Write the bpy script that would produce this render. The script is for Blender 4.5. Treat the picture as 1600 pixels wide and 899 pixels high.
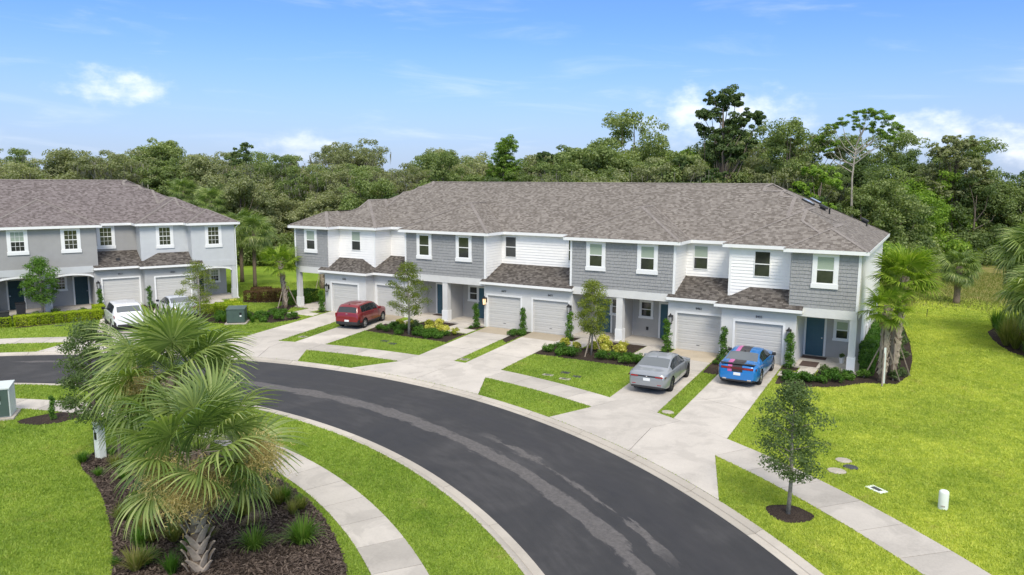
import bpy, bmesh, math, random
import numpy as np
from mathutils import Vector, Matrix

for _o in list(bpy.data.objects):
    bpy.data.objects.remove(_o)
SC = bpy.context.scene
COL = SC.collection
R = math.radians
random.seed(7)
RNG = np.random.default_rng(11)

# ------------------------------------------------------------------ camera
CAM = np.array([22.521, -40.463, 9.538])
def make_camera():
    pitch, yaw, roll = R(8.091), R(29.723), R(0.30)
    fwd = Vector((-math.sin(yaw)*math.cos(pitch), math.cos(yaw)*math.cos(pitch), -math.sin(pitch)))
    right = Vector((math.cos(yaw), math.sin(yaw), 0)); up = right.cross(fwd)
    r2 = right*math.cos(roll) + up*math.sin(roll)
    u2 = -right*math.sin(roll) + up*math.cos(roll)
    cd = bpy.data.cameras.new('camera'); cd.sensor_width = 36; cd.lens = 36*1168.53/1600
    cd.clip_start = 0.1; cd.clip_end = 3000
    co = bpy.data.objects.new('camera', cd); COL.objects.link(co)
    m = Matrix((r2, u2, -fwd)).transposed().to_4x4(); m.translation = Vector(CAM)
    co.matrix_world = m
    SC.camera = co
make_camera()

# ------------------------------------------------------------------ sky and sun
SUN_EL, SUN_AZ = 50.0, 142.0     # azimuth clockwise from +Y
def make_world():
    w = bpy.data.worlds.new('World'); SC.world = w; w.use_nodes = True
    nt = w.node_tree; nt.nodes.clear(); N = nt.nodes.new; L = nt.links.new
    out = N('ShaderNodeOutputWorld'); bg = N('ShaderNodeBackground'); bg.inputs[1].default_value = 0.15
    L(bg.outputs[0], out.inputs[0])
    sky = N('ShaderNodeTexSky'); sky.sky_type = 'NISHITA'; sky.sun_disc = False
    sky.sun_elevation = R(SUN_EL); sky.sun_rotation = R(SUN_AZ)
    sky.altitude = 0; sky.air_density = 1.0; sky.dust_density = 1.2; sky.ozone_density = 2.4
    tc = N('ShaderNodeTexCoord')
    sep = N('ShaderNodeSeparateXYZ'); L(tc.outputs['Generated'], sep.inputs[0])
    def M(op, a, b=None, c=None):
        n = N('ShaderNodeMath'); n.operation = op
        for i, v in enumerate((a, b, c)):
            if v is None: continue
            if isinstance(v, (int, float)): n.inputs[i].default_value = v
            else: L(v, n.inputs[i])
        return n.outputs[0]
    az = M('MULTIPLY', M('ARCTAN2', sep.outputs[0], sep.outputs[1]), 57.29578)
    el = M('MULTIPLY', M('ARCSINE', sep.outputs[2]), 57.29578)
    comb = N('ShaderNodeCombineXYZ'); L(az, comb.inputs[0]); L(M('MULTIPLY', el, 1.7), comb.inputs[1])
    def noise(scale, detail, rough, vec=None, dist=0):
        n = N('ShaderNodeTexNoise'); n.inputs['Scale'].default_value = scale
        n.inputs['Detail'].default_value = detail; n.inputs['Roughness'].default_value = rough
        n.inputs['Distortion'].default_value = dist
        L(vec if vec is not None else comb.outputs[0], n.inputs['Vector']); return n.outputs[0]
    puff = noise(0.50, 8, 0.56)
    wisp_v = N('ShaderNodeCombineXYZ'); L(M('ADD', M('MULTIPLY', az, 0.35), M('MULTIPLY', el, 0.6)), wisp_v.inputs[0]); L(M('MULTIPLY', el, 2.2), wisp_v.inputs[1])
    wisp = noise(0.22, 7, 0.6, wisp_v.outputs[0], 0.6)
    total = None
    #       az     el   saz  sel  density
    clouds = [(-57.0, 6.1, 3.9, 1.5, .8), (-45.0, 2.3, 4.2, 1.4, .6), (-14.5, 4.8, 7.0, 2.3, .8),
              (-1.0, 3.3, 4.2, 1.8, .85), (5.0, 2.4, 4.6, 1.7, .85), (-66.0, 2.0, 4.0, 1.6, .6),
              (14, 4.5, 6.5, 2.2, .8), (34, 6, 8, 2.6, .8), (-88, 5, 8, 2.4, .8), (60, 4, 9, 2.2, .8),
              (95, 7, 10, 3, .8), (140, 5, 12, 2.6, .8), (-120, 6, 10, 2.8, .8), (-160, 4, 12, 2.4, .8), (175, 8, 9, 3, .8)]
    for a0, e0, sa, se, k in clouds:
        dx = M('DIVIDE', M('SUBTRACT', az, a0), sa); dy = M('DIVIDE', M('SUBTRACT', el, e0), se)
        r2 = M('ADD', M('MULTIPLY', dx, dx), M('MULTIPLY', dy, dy))
        v = M('SUBTRACT', M('ADD', M('MULTIPLY', M('SUBTRACT', puff, 0.5), 3.2), 0.85), r2)
        mr = N('ShaderNodeMapRange'); mr.interpolation_type = 'SMOOTHERSTEP'
        mr.inputs['From Min'].default_value = -0.35; mr.inputs['From Max'].default_value = 1.9
        mr.inputs['To Max'].default_value = k; L(v, mr.inputs['Value'])
        total = mr.outputs[0] if total is None else M('MAXIMUM', total, mr.outputs[0])
    wr = N('ShaderNodeMapRange'); wr.interpolation_type = 'SMOOTHSTEP'
    wr.inputs['From Min'].default_value = 0.50; wr.inputs['From Max'].default_value = 0.85; wr.inputs['To Max'].default_value = 0.28
    L(wisp, wr.inputs['Value'])
    total = M('MAXIMUM', total, wr.outputs[0])
    # broken high cloud overhead, above the band of sky in view
    hc = N('ShaderNodeMapRange'); hc.interpolation_type = 'SMOOTHSTEP'
    hc.inputs['From Min'].default_value = 14; hc.inputs['From Max'].default_value = 34; L(el, hc.inputs['Value'])
    hn = N('ShaderNodeTexNoise'); hn.inputs['Scale'].default_value = 2.6; hn.inputs['Detail'].default_value = 7; L(tc.outputs['Generated'], hn.inputs['Vector'])
    hr = N('ShaderNodeMapRange'); hr.interpolation_type = 'SMOOTHSTEP'; hr.inputs['From Min'].default_value = .30; hr.inputs['From Max'].default_value = .52; L(hn.outputs[0], hr.inputs['Value'])
    total = M('MAXIMUM', total, M('MULTIPLY', M('MULTIPLY', hc.outputs[0], hr.outputs[0]), .88))
    # pale haze near the horizon
    hz = N('ShaderNodeMapRange'); hz.interpolation_type = 'SMOOTHSTEP'
    hz.inputs['From Min'].default_value = -2; hz.inputs['From Max'].default_value = 12
    hz.inputs['To Min'].default_value = 0.80; hz.inputs['To Max'].default_value = 0.0
    L(el, hz.inputs['Value'])
    grade = N('ShaderNodeMix'); grade.data_type = 'RGBA'; grade.blend_type = 'MULTIPLY'; grade.inputs['Factor'].default_value = 1
    L(sky.outputs[0], grade.inputs['A']); grade.inputs['B'].default_value = (0.46, 0.64, 0.98, 1)
    m1 = N('ShaderNodeMix'); m1.data_type = 'RGBA'; L(hz.outputs[0], m1.inputs['Factor']); L(grade.outputs['Result'], m1.inputs['A'])
    m1.inputs['B'].default_value = (3.0, 3.55, 4.75, 1)
    m2 = N('ShaderNodeMix'); m2.data_type = 'RGBA'; L(total, m2.inputs['Factor']); L(m1.outputs['Result'], m2.inputs['A'])
    m2.inputs['B'].default_value = (6.2, 6.35, 6.6, 1)
    L(m2.outputs['Result'], bg.inputs[0])
make_world()
def make_sun():
    ld = bpy.data.lights.new('sun', 'SUN'); ld.energy = 2.5; ld.angle = R(22); ld.color = (1, .92, .79)
    so = bpy.data.objects.new('sun', ld); COL.objects.link(so)
    e, a = R(SUN_EL), R(SUN_AZ)
    d = Vector((math.sin(a)*math.cos(e), math.cos(a)*math.cos(e), math.sin(e)))
    so.rotation_euler = d.to_track_quat('Z', 'Y').to_euler(); so.location = (30, -30, 60)
make_sun()
SC.view_settings.view_transform = 'Standard'
SC.view_settings.look = 'None'
SC.view_settings.gamma = 1
SC.view_settings.exposure = 0.43

# ------------------------------------------------------------------ helpers
def tag(o, label=None, cat=None, group=None, kind=None):
    if label: o['label'] = label
    if cat: o['category'] = cat
    if group: o['group'] = group
    if kind: o['kind'] = kind
    return o
def empty(name, loc=(0, 0, 0), rz=0.0, **k):
    o = bpy.data.objects.new(name, None); COL.objects.link(o)
    o.location = loc; o.rotation_euler = (0, 0, rz); o.empty_display_size = .3
    return tag(o, **k)
def inst(name, me, parent=None, loc=(0, 0, 0), rot=(0, 0, 0), sc=(1, 1, 1), **k):
    o = bpy.data.objects.new(name, me); COL.objects.link(o)
    if parent is not None: o.parent = parent
    o.location = loc; o.rotation_euler = rot; o.scale = sc if hasattr(sc, '__len__') else (sc, sc, sc)
    return tag(o, **k)
def copy_tree(o, parent=None):
    c = o.copy(); COL.objects.link(c)
    if parent is not None: c.parent = parent
    for ch in list(o.children): copy_tree(ch, c)
    return c

class MB:
    def __init__(s): s.V = []; s.F = []; s.M = []
    def add(s, vs, fs, m=0):
        b = len(s.V); s.V.extend([tuple(v) for v in vs])
        for f in fs: s.F.append([b+i for i in f]); s.M.append(m)
    def box(s, x0, x1, y0, y1, z0, z1, m=0):
        x0, x1 = min(x0, x1), max(x0, x1); y0, y1 = min(y0, y1), max(y0, y1)
        s.add([(x0,y0,z0),(x1,y0,z0),(x1,y1,z0),(x0,y1,z0),(x0,y0,z1),(x1,y0,z1),(x1,y1,z1),(x0,y1,z1)],
              [(0,3,2,1),(4,5,6,7),(0,1,5,4),(1,2,6,5),(2,3,7,6),(3,0,4,7)], m)
    def prism(s, poly, z0, z1, m=0):
        n = len(poly); s.add([(x,y,z0) for x,y in poly]+[(x,y,z1) for x,y in poly],
              [list(range(n))[::-1], list(range(n,2*n))]+[(i,(i+1)%n,n+(i+1)%n,n+i) for i in range(n)], m)
    def prismy(s, poly, y0, y1, m=0):      # polygon in x,z extruded along y
        n = len(poly); s.add([(x,y0,z) for x,z in poly]+[(x,y1,z) for x,z in poly],
              [list(range(n)), list(range(n,2*n))[::-1]]+[(i,n+i,n+(i+1)%n,(i+1)%n) for i in range(n)], m)
    def solid(s, top, z_bot_off, m=0):      # planar polygon given thickness downwards
        n = len(top); s.add(list(top)+[(x,y,z-z_bot_off) for x,y,z in top],
              [list(range(n)), list(range(n,2*n))[::-1]]+[(i,n+i,n+(i+1)%n,(i+1)%n) for i in range(n)], m)
    def tube(s, pts, rs, n=8, m=0, caps=True):
        pts = [Vector(p) for p in pts]; rings = []
        if not hasattr(rs, '__len__'): rs = [rs]*len(pts)
        ref = Vector((0.13, 0.31, 0.94))
        for i, p in enumerate(pts):
            d = (pts[min(i+1, len(pts)-1)] - pts[max(i-1, 0)]).normalized()
            if abs(d.dot(ref)) > .97: ref2 = Vector((1, 0, 0))
            else: ref2 = ref
            a = d.cross(ref2).normalized(); b = d.cross(a)
            rings.append([p + (a*math.cos(2*math.pi*k/n) + b*math.sin(2*math.pi*k/n))*rs[i] for k in range(n)])
        vs = [v for r in rings for v in r]; fs = []
        for i in range(len(pts)-1):
            for k in range(n):
                fs.append((i*n+k, i*n+(k+1)%n, (i+1)*n+(k+1)%n, (i+1)*n+k))
        if caps: fs += [tuple(range(n))[::-1], tuple(range((len(pts)-1)*n, len(pts)*n))]
        s.add(vs, fs, m)
    def lathe(s, prof, n=16, c=(0,0,0), axis='z', m=0):
        vs = []; fs = []
        for r, z in prof:
            for k in range(n):
                a = 2*math.pi*k/n; u, v = r*math.cos(a), r*math.sin(a)
                vs.append({'z':(c[0]+u,c[1]+v,c[2]+z),'y':(c[0]+u,c[1]+z,c[2]+v),'x':(c[0]+z,c[1]+u,c[2]+v)}[axis])
        for i in range(len(prof)-1):
            for k in range(n): fs.append((i*n+k, i*n+(k+1)%n, (i+1)*n+(k+1)%n, (i+1)*n+k))
        s.add(vs, fs, m)
    def mesh(s, name, mats, recalc=True, smooth=False, bevel=0):
        me = bpy.data.meshes.new(name); me.from_pydata(s.V, [], s.F)
        for m in (mats if isinstance(mats, (list, tuple)) else [mats]): me.materials.append(m)
        if any(s.M): me.polygons.foreach_set('material_index', s.M)
        if recalc or bevel:
            bm = bmesh.new(); bm.from_mesh(me)
            if bevel: bmesh.ops.bevel(bm, geom=bm.edges[:], offset=bevel, segments=1, affect='EDGES', clamp_overlap=True)
            bmesh.ops.recalc_face_normals(bm, faces=bm.faces[:]); bm.to_mesh(me); bm.free()
        if smooth: me.polygons.foreach_set('use_smooth', [True]*len(me.polygons))
        auto_uv(me)
        return me
    def obj(s, name, mats, parent=None, **k):
        kw = {q: k.pop(q) for q in ('recalc', 'smooth', 'bevel') if q in k}
        return inst(name, s.mesh(name, mats, **kw), parent, **k)

def auto_uv(me):
    nl = len(me.loops)
    if nl == 0 or nl > 400000: return
    vi = np.empty(nl, np.int32); me.loops.foreach_get('vertex_index', vi)
    co = np.empty(len(me.vertices)*3); me.vertices.foreach_get('co', co); co = co.reshape(-1, 3)
    npoly = len(me.polygons)
    nn = np.empty(npoly*3); me.polygons.foreach_get('normal', nn); nn = nn.reshape(-1, 3)
    lt = np.empty(npoly, np.int32); me.polygons.foreach_get('loop_total', lt)
    n = np.repeat(nn, lt, axis=0); p = co[vi]
    flat = np.abs(n[:, 2]) > .97
    t = np.stack([-n[:, 1], n[:, 0], np.zeros(nl)], 1); ln = np.linalg.norm(t, axis=1, keepdims=True); t = t/np.maximum(ln, 1e-9)
    t[flat] = (1, 0, 0); sv = np.cross(n, t); sv[flat] = (0, 1, 0)
    uv = np.stack([(p*t).sum(1), (p*sv).sum(1)], 1)
    lay = me.uv_layers.new(name='UVMap'); lay.data.foreach_set('uv', uv.astype(np.float32).ravel())

def raw_mesh(name, V, F, mat):      # V (n,3), F (m,k) numpy
    me = bpy.data.meshes.new(name); V = np.asarray(V, np.float32); F = np.asarray(F, np.int32)
    me.vertices.add(len(V)); me.vertices.foreach_set('co', V.ravel())
    m, k = F.shape
    me.loops.add(m*k); me.loops.foreach_set('vertex_index', F.ravel())
    me.polygons.add(m); me.polygons.foreach_set('loop_start', np.arange(0, m*k, k, dtype=np.int32))
    me.polygons.foreach_set('loop_total', np.full(m, k, np.int32))
    me.update(calc_edges=True); me.validate()
    me.materials.append(mat)
    return me

# ------------------------------------------------------------------ materials
class NT:
    def __init__(s, name):
        s.m = bpy.data.materials.new(name); s.m.use_nodes = True; s.t = s.m.node_tree; s.t.nodes.clear()
        s.out = s.n('ShaderNodeOutputMaterial'); s.tc = s.n('ShaderNodeTexCoord')
    def n(s, t, **k):
        q = s.t.nodes.new(t)
        for a, b in k.items(): setattr(q, a, b)
        return q
    def l(s, a, b): s.t.links.new(a, b)
    def math(s, op, a, b=None, c=None, clamp=False):
        n = s.n('ShaderNodeMath', operation=op); n.use_clamp = clamp
        for i, v in enumerate((a, b, c)):
            if v is None: continue
            if isinstance(v, (int, float)): n.inputs[i].default_value = v
            else: s.l(v, n.inputs[i])
        return n.outputs[0]
    def noise(s, scale, detail=4, rough=.55, vec=None, dist=0):
        n = s.n('ShaderNodeTexNoise'); n.inputs['Scale'].default_value = scale; n.inputs['Detail'].default_value = detail
        n.inputs['Roughness'].default_value = rough; n.inputs['Distortion'].default_value = dist
        s.l(vec if vec is not None else s.tc.outputs['Object'], n.inputs['Vector']); return n.outputs[0]
    def ramp(s, fac, stops, interp='LINEAR'):
        r = s.n('ShaderNodeValToRGB'); e = r.color_ramp.elements; r.color_ramp.interpolation = interp
        while len(e) < len(stops): e.new(.5)
        for i, (p, c) in enumerate(stops):
            e[i].position = p; e[i].color = (c[0], c[1], c[2], 1) if hasattr(c, '__len__') else (c, c, c, 1)
        s.l(fac, r.inputs[0]); return r.outputs[0]
    def mix(s, f, a, b, mode='MIX'):
        n = s.n('ShaderNodeMix', data_type='RGBA', blend_type=mode)
        for k, v in (('Factor', f), ('A', a), ('B', b)):
            if isinstance(v, (int, float)): n.inputs[k].default_value = v if k == 'Factor' else (v, v, v, 1)
            elif hasattr(v, '__len__'): n.inputs[k].default_value = (v[0], v[1], v[2], 1)
            else: s.l(v, n.inputs[k])
        return n.outputs['Result']
    def bump(s, h, strength=.3, dist=.01):
        b = s.n('ShaderNodeBump'); b.inputs['Strength'].default_value = strength; b.inputs['Distance'].default_value = dist
        s.l(h, b.inputs['Height']); return b.outputs[0]
    def bsdf(s, color, rough=.7, spec=.4, metal=0, normal=None, coat=0, emit=None, alpha=None):
        b = s.n('ShaderNodeBsdfPrincipled')
        for k, v in (('Base Color', color), ('Roughness', rough), ('Metallic', metal), ('Specular IOR Level', spec), ('Coat Weight', coat)):
            if isinstance(v, (int, float)): b.inputs[k].default_value = v
            elif hasattr(v, '__len__'): b.inputs[k].default_value = (v[0], v[1], v[2], 1)
            else: s.l(v, b.inputs[k])
        if normal is not None: s.l(normal, b.inputs['Normal'])
        if emit: b.inputs['Emission Color'].default_value = (*emit[0], 1); b.inputs['Emission Strength'].default_value = emit[1]
        s.l(b.outputs[0], s.out.inputs[0]); s.b = b; return b

def plain(name, c, rough=.6, var=.10, scale=6, bump=.15, bscale=120, spec=.4, metal=0, coat=0, emit=None, dirt=0.0):
    q = NT(name); n1 = q.noise(scale, 5); n2 = q.noise(scale*.13, 3)
    f = q.math('ADD', q.math('MULTIPLY', n1, .6), q.math('MULTIPLY', n2, .4))
    lo = [x*(1-var*1.6) for x in c]; hi = [min(1, x*(1+var*1.2)) for x in c]
    col = q.ramp(f, [(.3, lo), (.7, hi)])
    if dirt:
        s1 = q.n('ShaderNodeSeparateXYZ'); q.l(q.tc.outputs['Object'], s1.inputs[0])
        d = q.noise(2.2, 6, .65, dist=.4)
        col = q.mix(q.math('MULTIPLY', q.ramp(d, [(.5, 0), (.75, 1)]), dirt), col, [x*.62 for x in c])
    b = q.bump(q.noise(bscale, 3), bump, .004) if bump else None
    q.bsdf(col, rough, spec, metal, b, coat, emit); return q.m

def leafmat(name, stops, trans=.42, rough=.55, spec=.3):
    q = NT(name); g = q.n('ShaderNodeNewGeometry'); oi = q.n('ShaderNodeObjectInfo')
    f = q.math('ADD', q.math('MULTIPLY', g.outputs['Random Per Island'], .62), q.math('MULTIPLY', oi.outputs['Random'], .38))
    col = q.ramp(f, stops)
    b = q.n('ShaderNodeBsdfPrincipled'); q.l(col, b.inputs['Base Color']); b.inputs['Roughness'].default_value = rough
    b.inputs['Specular IOR Level'].default_value = spec
    t = q.n('ShaderNodeBsdfTranslucent'); q.l(q.mix(1, col, (1.25, 1.35, .55), 'MULTIPLY'), t.inputs[0])
    mx = q.n('ShaderNodeMixShader'); mx.inputs[0].default_value = trans
    q.l(b.outputs[0], mx.inputs[1]); q.l(t.outputs[0], mx.inputs[2]); q.l(mx.outputs[0], q.out.inputs[0]); return q.m

def grassmat(name, stops, trans):
    q = NT(name); g = q.n('ShaderNodeNewGeometry'); P = g.outputs['Position']
    a = q.noise(.16, 5, .6, P, .6); b = q.noise(2.2, 5, .65, P); c = q.noise(.6, 4, .6, P, .5)
    f = q.math('ADD', q.math('MULTIPLY', g.outputs['Random Per Island'], .34), q.math('ADD', q.math('MULTIPLY', q.math('SUBTRACT', a, .32), .9), q.math('MULTIPLY', q.math('SUBTRACT', q.math('ADD', q.math('MULTIPLY', b, .6), q.math('MULTIPLY', c, .4)), .34), .95)))
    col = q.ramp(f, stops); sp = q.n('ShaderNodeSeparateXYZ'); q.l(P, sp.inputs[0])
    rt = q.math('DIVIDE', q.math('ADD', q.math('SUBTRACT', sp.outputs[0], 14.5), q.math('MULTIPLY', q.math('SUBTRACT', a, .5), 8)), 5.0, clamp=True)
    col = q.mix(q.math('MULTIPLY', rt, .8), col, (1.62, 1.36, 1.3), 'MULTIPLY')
    dry = q.ramp(q.noise(.9, 6, .7, P, .8), [(.56, 0), (.72, 1)]); col = q.mix(q.math('MULTIPLY', dry, .5), col, (.46, .40, .15))
    dk = q.ramp(q.noise(.33, 4, .6, P, 1.5), [(.30, 1), (.48, 0)]); col = q.mix(q.math('MULTIPLY', dk, .45), col, (.14, .26, .03))
    b_ = q.n('ShaderNodeBsdfPrincipled'); q.l(col, b_.inputs['Base Color']); b_.inputs['Roughness'].default_value = .55; b_.inputs['Specular IOR Level'].default_value = .25
    t = q.n('ShaderNodeBsdfTranslucent'); q.l(q.mix(1, col, (1.15, 1.2, .6), 'MULTIPLY'), t.inputs[0])
    mx = q.n('ShaderNodeMixShader'); mx.inputs[0].default_value = trans
    q.l(b_.outputs[0], mx.inputs[1]); q.l(t.outputs[0], mx.inputs[2]); q.l(mx.outputs[0], q.out.inputs[0]); return q.m
def roofmat(name, shades):
    q = NT(name); uv = q.n('ShaderNodeSeparateXYZ'); q.l(q.tc.outputs['UV'], uv.inputs[0])
    row = q.math('DIVIDE', uv.outputs[1], .135); ri = q.math('FLOOR', row); rf = q.math('FRACT', row)
    wn0 = q.n('ShaderNodeTexWhiteNoise', noise_dimensions='1D'); q.l(ri, wn0.inputs['W'])
    colx = q.math('ADD', q.math('DIVIDE', uv.outputs[0], .17), q.math('MULTIPLY', wn0.outputs['Value'], 7.0)); ci = q.math('FLOOR', colx); cf = q.math('FRACT', colx)
    cb = q.n('ShaderNodeCombineXYZ'); q.l(ci, cb.inputs[0]); q.l(ri, cb.inputs[1])
    wn = q.n('ShaderNodeTexWhiteNoise', noise_dimensions='2D'); q.l(cb.outputs[0], wn.inputs['Vector'])
    col = q.ramp(wn.outputs['Value'], [(0, shades[0]), (.3, shades[1]), (.62, shades[2]), (1, shades[3])])
    big = q.noise(.5, 4); col = q.mix(q.math('MULTIPLY', q.math('SUBTRACT', big, .35), .5), col, [x*.75 for x in shades[1]])
    gr = q.noise(34, 4, .7); col = q.mix(.55, col, q.ramp(gr, [(.3, .45), (.7, 1.45)]), 'MULTIPLY')
    # shadow gap under each course butt is real relief in the bump
    h = q.math('ADD', q.math('MULTIPLY', q.math('SUBTRACT', 1.0, rf), 1.0), q.math('MULTIPLY', q.math('GREATER_THAN', wn.outputs['Value'], .5), .7))
    h = q.math('MULTIPLY', h, q.math('GREATER_THAN', cf, .06))
    h = q.math('ADD', h, q.math('MULTIPLY', gr, .3))
    q.bsdf(col, .95, .15, 0, q.bump(h, .8, .012)); return q.m

def concrete(name, c, stain=.5, wet=.35):
    q = NT(name); geo = q.n('ShaderNodeNewGeometry'); oi = q.n('ShaderNodeObjectInfo'); P = geo.outputs['Position']
    a = q.noise(.55, 6, .6, P, .5); b = q.noise(14, 5, .65, P); g = q.noise(160, 2, .6, P)
    col = q.ramp(q.math('ADD', q.math('MULTIPLY', a, .7), q.math('MULTIPLY', b, .3)), [(.25, [x*(1-stain*.55) for x in c]), (.48, [x*(1-stain*.12) for x in c]), (.7, [min(1, x*1.06) for x in c])])
    col = q.mix(1, col, q.ramp(oi.outputs['Random'], [(0, .84), (1, 1.07)]), 'MULTIPLY')
    col = q.mix(.35, col, q.ramp(g, [(.3, .7), (.7, 1.2)]), 'MULTIPLY')
    w = q.ramp(q.noise(.42, 7, .62, P, 1.4), [(.50, 0), (.57, 1)])
    col = q.mix(q.math('MULTIPLY', w, wet), col, [x*.62 for x in c])
    q.bsdf(col, .85, .25, 0, q.bump(g, .25, .004)); return q.m

MT = {}
def build_materials():
    M = MT
    M['white'] = plain('white_paint', (.80, .80, .78), .5, .03, 4, .08)
    M['siding'] = plain('white_siding_paint', (.86, .845, .81), .5, .035, 3, .1, 90)
    M['light'] = plain('light_stucco', (.64, .635, .61), .85, .05, 2, .4, 90)
    M['shake'] = plain('grey_shake_paint', (.30, .30, .295), .75, .10, 5, .3, 70)
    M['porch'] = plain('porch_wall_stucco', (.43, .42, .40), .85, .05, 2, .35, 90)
    M['sidewall'] = plain('side_wall_stucco', (.70, .70, .69), .85, .05, 1.3, .35, 90)
    M['l_light'] = plain('blue_grey_stucco', (.53, .545, .55), .85, .05, 2, .4, 90)
    M['l_dark'] = plain('mid_grey_stucco', (.34, .335, .325), .85, .05, 2, .4, 90)
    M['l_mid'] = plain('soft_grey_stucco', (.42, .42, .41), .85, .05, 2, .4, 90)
    M['garage'] = plain('garage_door_paint', (.53, .525, .50), .5, .03, 3, .08)
    M['door'] = plain('teal_door_paint', (.05, .125, .165), .45, .06, 3, .05)
    M['ldoor'] = plain('dark_teal_door_paint', (.010, .042, .055), .45, .06, 3, .05)
    M['roof'] = roofmat('weathered_shingles', [(.125, .108, .092), (.165, .145, .125), (.21, .187, .163), (.27, .243, .212)])
    M['roof2'] = roofmat('plum_brown_shingles', [(.105, .088, .082), (.145, .122, .116), (.19, .163, .156), (.24, .21, .20)])
    M['lroof'] = roofmat('dark_brown_shingles', [(.055, .048, .042), (.085, .075, .066), (.125, .111, .098), (.18, .162, .143)])
    M['cap'] = plain('ridge_cap_shingle', (.235, .21, .19), .95, .2, 9, .5, 60, .15)
    M['black'] = plain('black_metal', (.012, .012, .013), .4, .1, 6, 0)
    M['dark'] = plain('dark_plastic', (.03, .03, .032), .6, .1, 6, .1)
    M['concrete'] = concrete('pale_concrete', (.575, .53, .465), .62, .38)
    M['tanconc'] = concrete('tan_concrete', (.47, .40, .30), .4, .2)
    M['walk'] = concrete('sidewalk_concrete', (.52, .48, .42), .62, .38)
    M['kerb'] = concrete('kerb_concrete', (.50, .455, .385), .5, .2)
    M['seam'] = plain('joint_dirt', (.12, .10, .08), .95, .2, 12, .2)
    M['bark'] = plain('grey_bark', (.17, .14, .115), .95, .3, 14, .8, 30, .1)
    M['palebark'] = plain('pale_bark', (.33, .30, .26), .95, .3, 14, .8, 30, .1)
    M['boot'] = plain('dry_leaf_base', (.36, .30, .235), .9, .25, 9, .6, 40, .15)
    M['palmtrunk'] = plain('palm_trunk_fibre', (.20, .155, .115), .95, .3, 16, .9, 40, .1)
    M['stake'] = plain('weathered_stake', (.30, .25, .20), .9, .2, 8, .4)
    M['pipe'] = plain('white_plastic', (.72, .76, .70), .4, .05, 5, .05)
    M['box_green'] = plain('green_cabinet_paint', (.065, .10, .085), .45, .1, 4, .1)
    M['box_side'] = plain('pale_cabinet_paint', (.55, .60, .57), .45, .06, 4, .1)
    M['hole'] = plain('lid_concrete', (.40, .36, .30), .9, .15, 9, .3)
    M['hole_d'] = plain('dark_lid', (.05, .055, .06), .7, .15, 9, .3)
    M['mat'] = plain('brown_mat', (.085, .055, .045), .95, .2, 30, .6, 200)
    M['terracotta'] = plain('white_pot_glaze', (.75, .75, .73), .3, .04, 4, 0)
    M['lampglass'] = plain('clear_lantern_glass', (.35, .36, .35), .12, .03, 4, 0, spec=.6)
    M['lamplit'] = plain('lit_lantern_glass', (.9, .7, .45), .2, .02, 4, 0, emit=((1, .62, .30), .7))
    M['rubber'] = plain('tyre_rubber', (.018, .018, .019), .85, .1, 20, .2)
    M['arch'] = plain('wheel_arch_liner', (.008, .008, .008), .95, .1, 5, 0)
    M['rim'] = plain('silver_rim', (.55, .56, .57), .28, .05, 5, 0, metal=.8)
    M['rimdark'] = plain('dark_rim', (.09, .09, .095), .3, .05, 5, 0, metal=.7)
    M['glass'] = plain('tinted_car_glass', (.018, .022, .024), .06, .02, 3, 0, spec=.8)
    M['rearglass'] = plain('rear_window_glass', (.095, .108, .112), .16, .02, 3, 0, spec=.8, coat=.3)
    M['red_lamp'] = plain('red_lamp_plastic', (.32, .012, .012), .2, .05, 4, 0, coat=.5)
    M['darkred_lamp'] = plain('smoked_red_lamp', (.09, .008, .010), .2, .05, 4, 0, coat=.5)
    M['plate'] = plain('plate_white', (.72, .74, .74), .4, .04, 40, 0)
    M['chrome'] = plain('chrome', (.7, .7, .7), .15, .02, 4, 0, metal=1)
    for k, c, me in (('red', (.20, .005, .007), .1), ('grey', (.27, .285, .30), .25), ('blue', (.003, .175, .52), .25), ('white', (.78, .79, .80), 0), ('silver', (.60, .63, .67), .25)):
        q = NT('car_paint_'+k); n = q.noise(900, 2); q.bsdf(q.mix(.12, c, q.ramp(n, [(.3, .6), (.7, 1.3)]), 'MULTIPLY'), .32, .5, me, None, .9); MT['p_'+k] = q.m
    M['stripe_black'] = plain('matte_black_stripe', (.025, .022, .024), .45, .05, 5, 0, coat=.3)
    M['stripe_pink'] = plain('pink_stripe', (.50, .10, .30), .4, .05, 5, 0, coat=.5)
    # windows
    q = NT('window_glass_dark'); n = q.noise(1.3, 3, .5); q.bsdf(q.ramp(n, [(.3, (.020, .022, .021)), (.7, (.055, .056, .050))]), .07, .75, 0); M['pane'] = q.m
    q = NT('window_glass_with_blind'); sx = q.n('ShaderNodeSeparateXYZ'); q.l(q.tc.outputs['UV'], sx.inputs[0])
    st = q.math('FRACT', q.math('DIVIDE', sx.outputs[1], .055)); c = q.ramp(st, [(0, (.20, .25, .20)), (.25, (.34, .40, .33)), (1, (.38, .44, .36))])
    q.bsdf(c, .10, .7, 0, None, .3); M['blind'] = q.m
    # leaves
    M['lf_oak'] = leafmat('oak_leaves', [(0, (0.083, 0.127, 0.044)), (.35, (0.159, 0.215, 0.071)), (.7, (0.254, 0.317, 0.111)), (1, (0.381, 0.428, 0.183))])
    M['lf_olive'] = leafmat('olive_leaves', [(0, (0.135, 0.155, 0.079)), (.4, (0.238, 0.266, 0.127)), (.75, (0.349, 0.372, 0.190)), (1, (0.508, 0.508, 0.301))])
    M['lf_bright'] = leafmat('bright_leaves', [(0, (0.085, 0.171, 0.020)), (.4, (0.171, 0.291, 0.037)), (.75, (0.291, 0.426, 0.060)), (1, (0.444, 0.564, 0.103))])
    M['lf_moss'] = leafmat('hanging_moss', [(0, (.12, .12, .085)), (.5, (.18, .178, .13)), (1, (.25, .245, .19))], .2)
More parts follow.
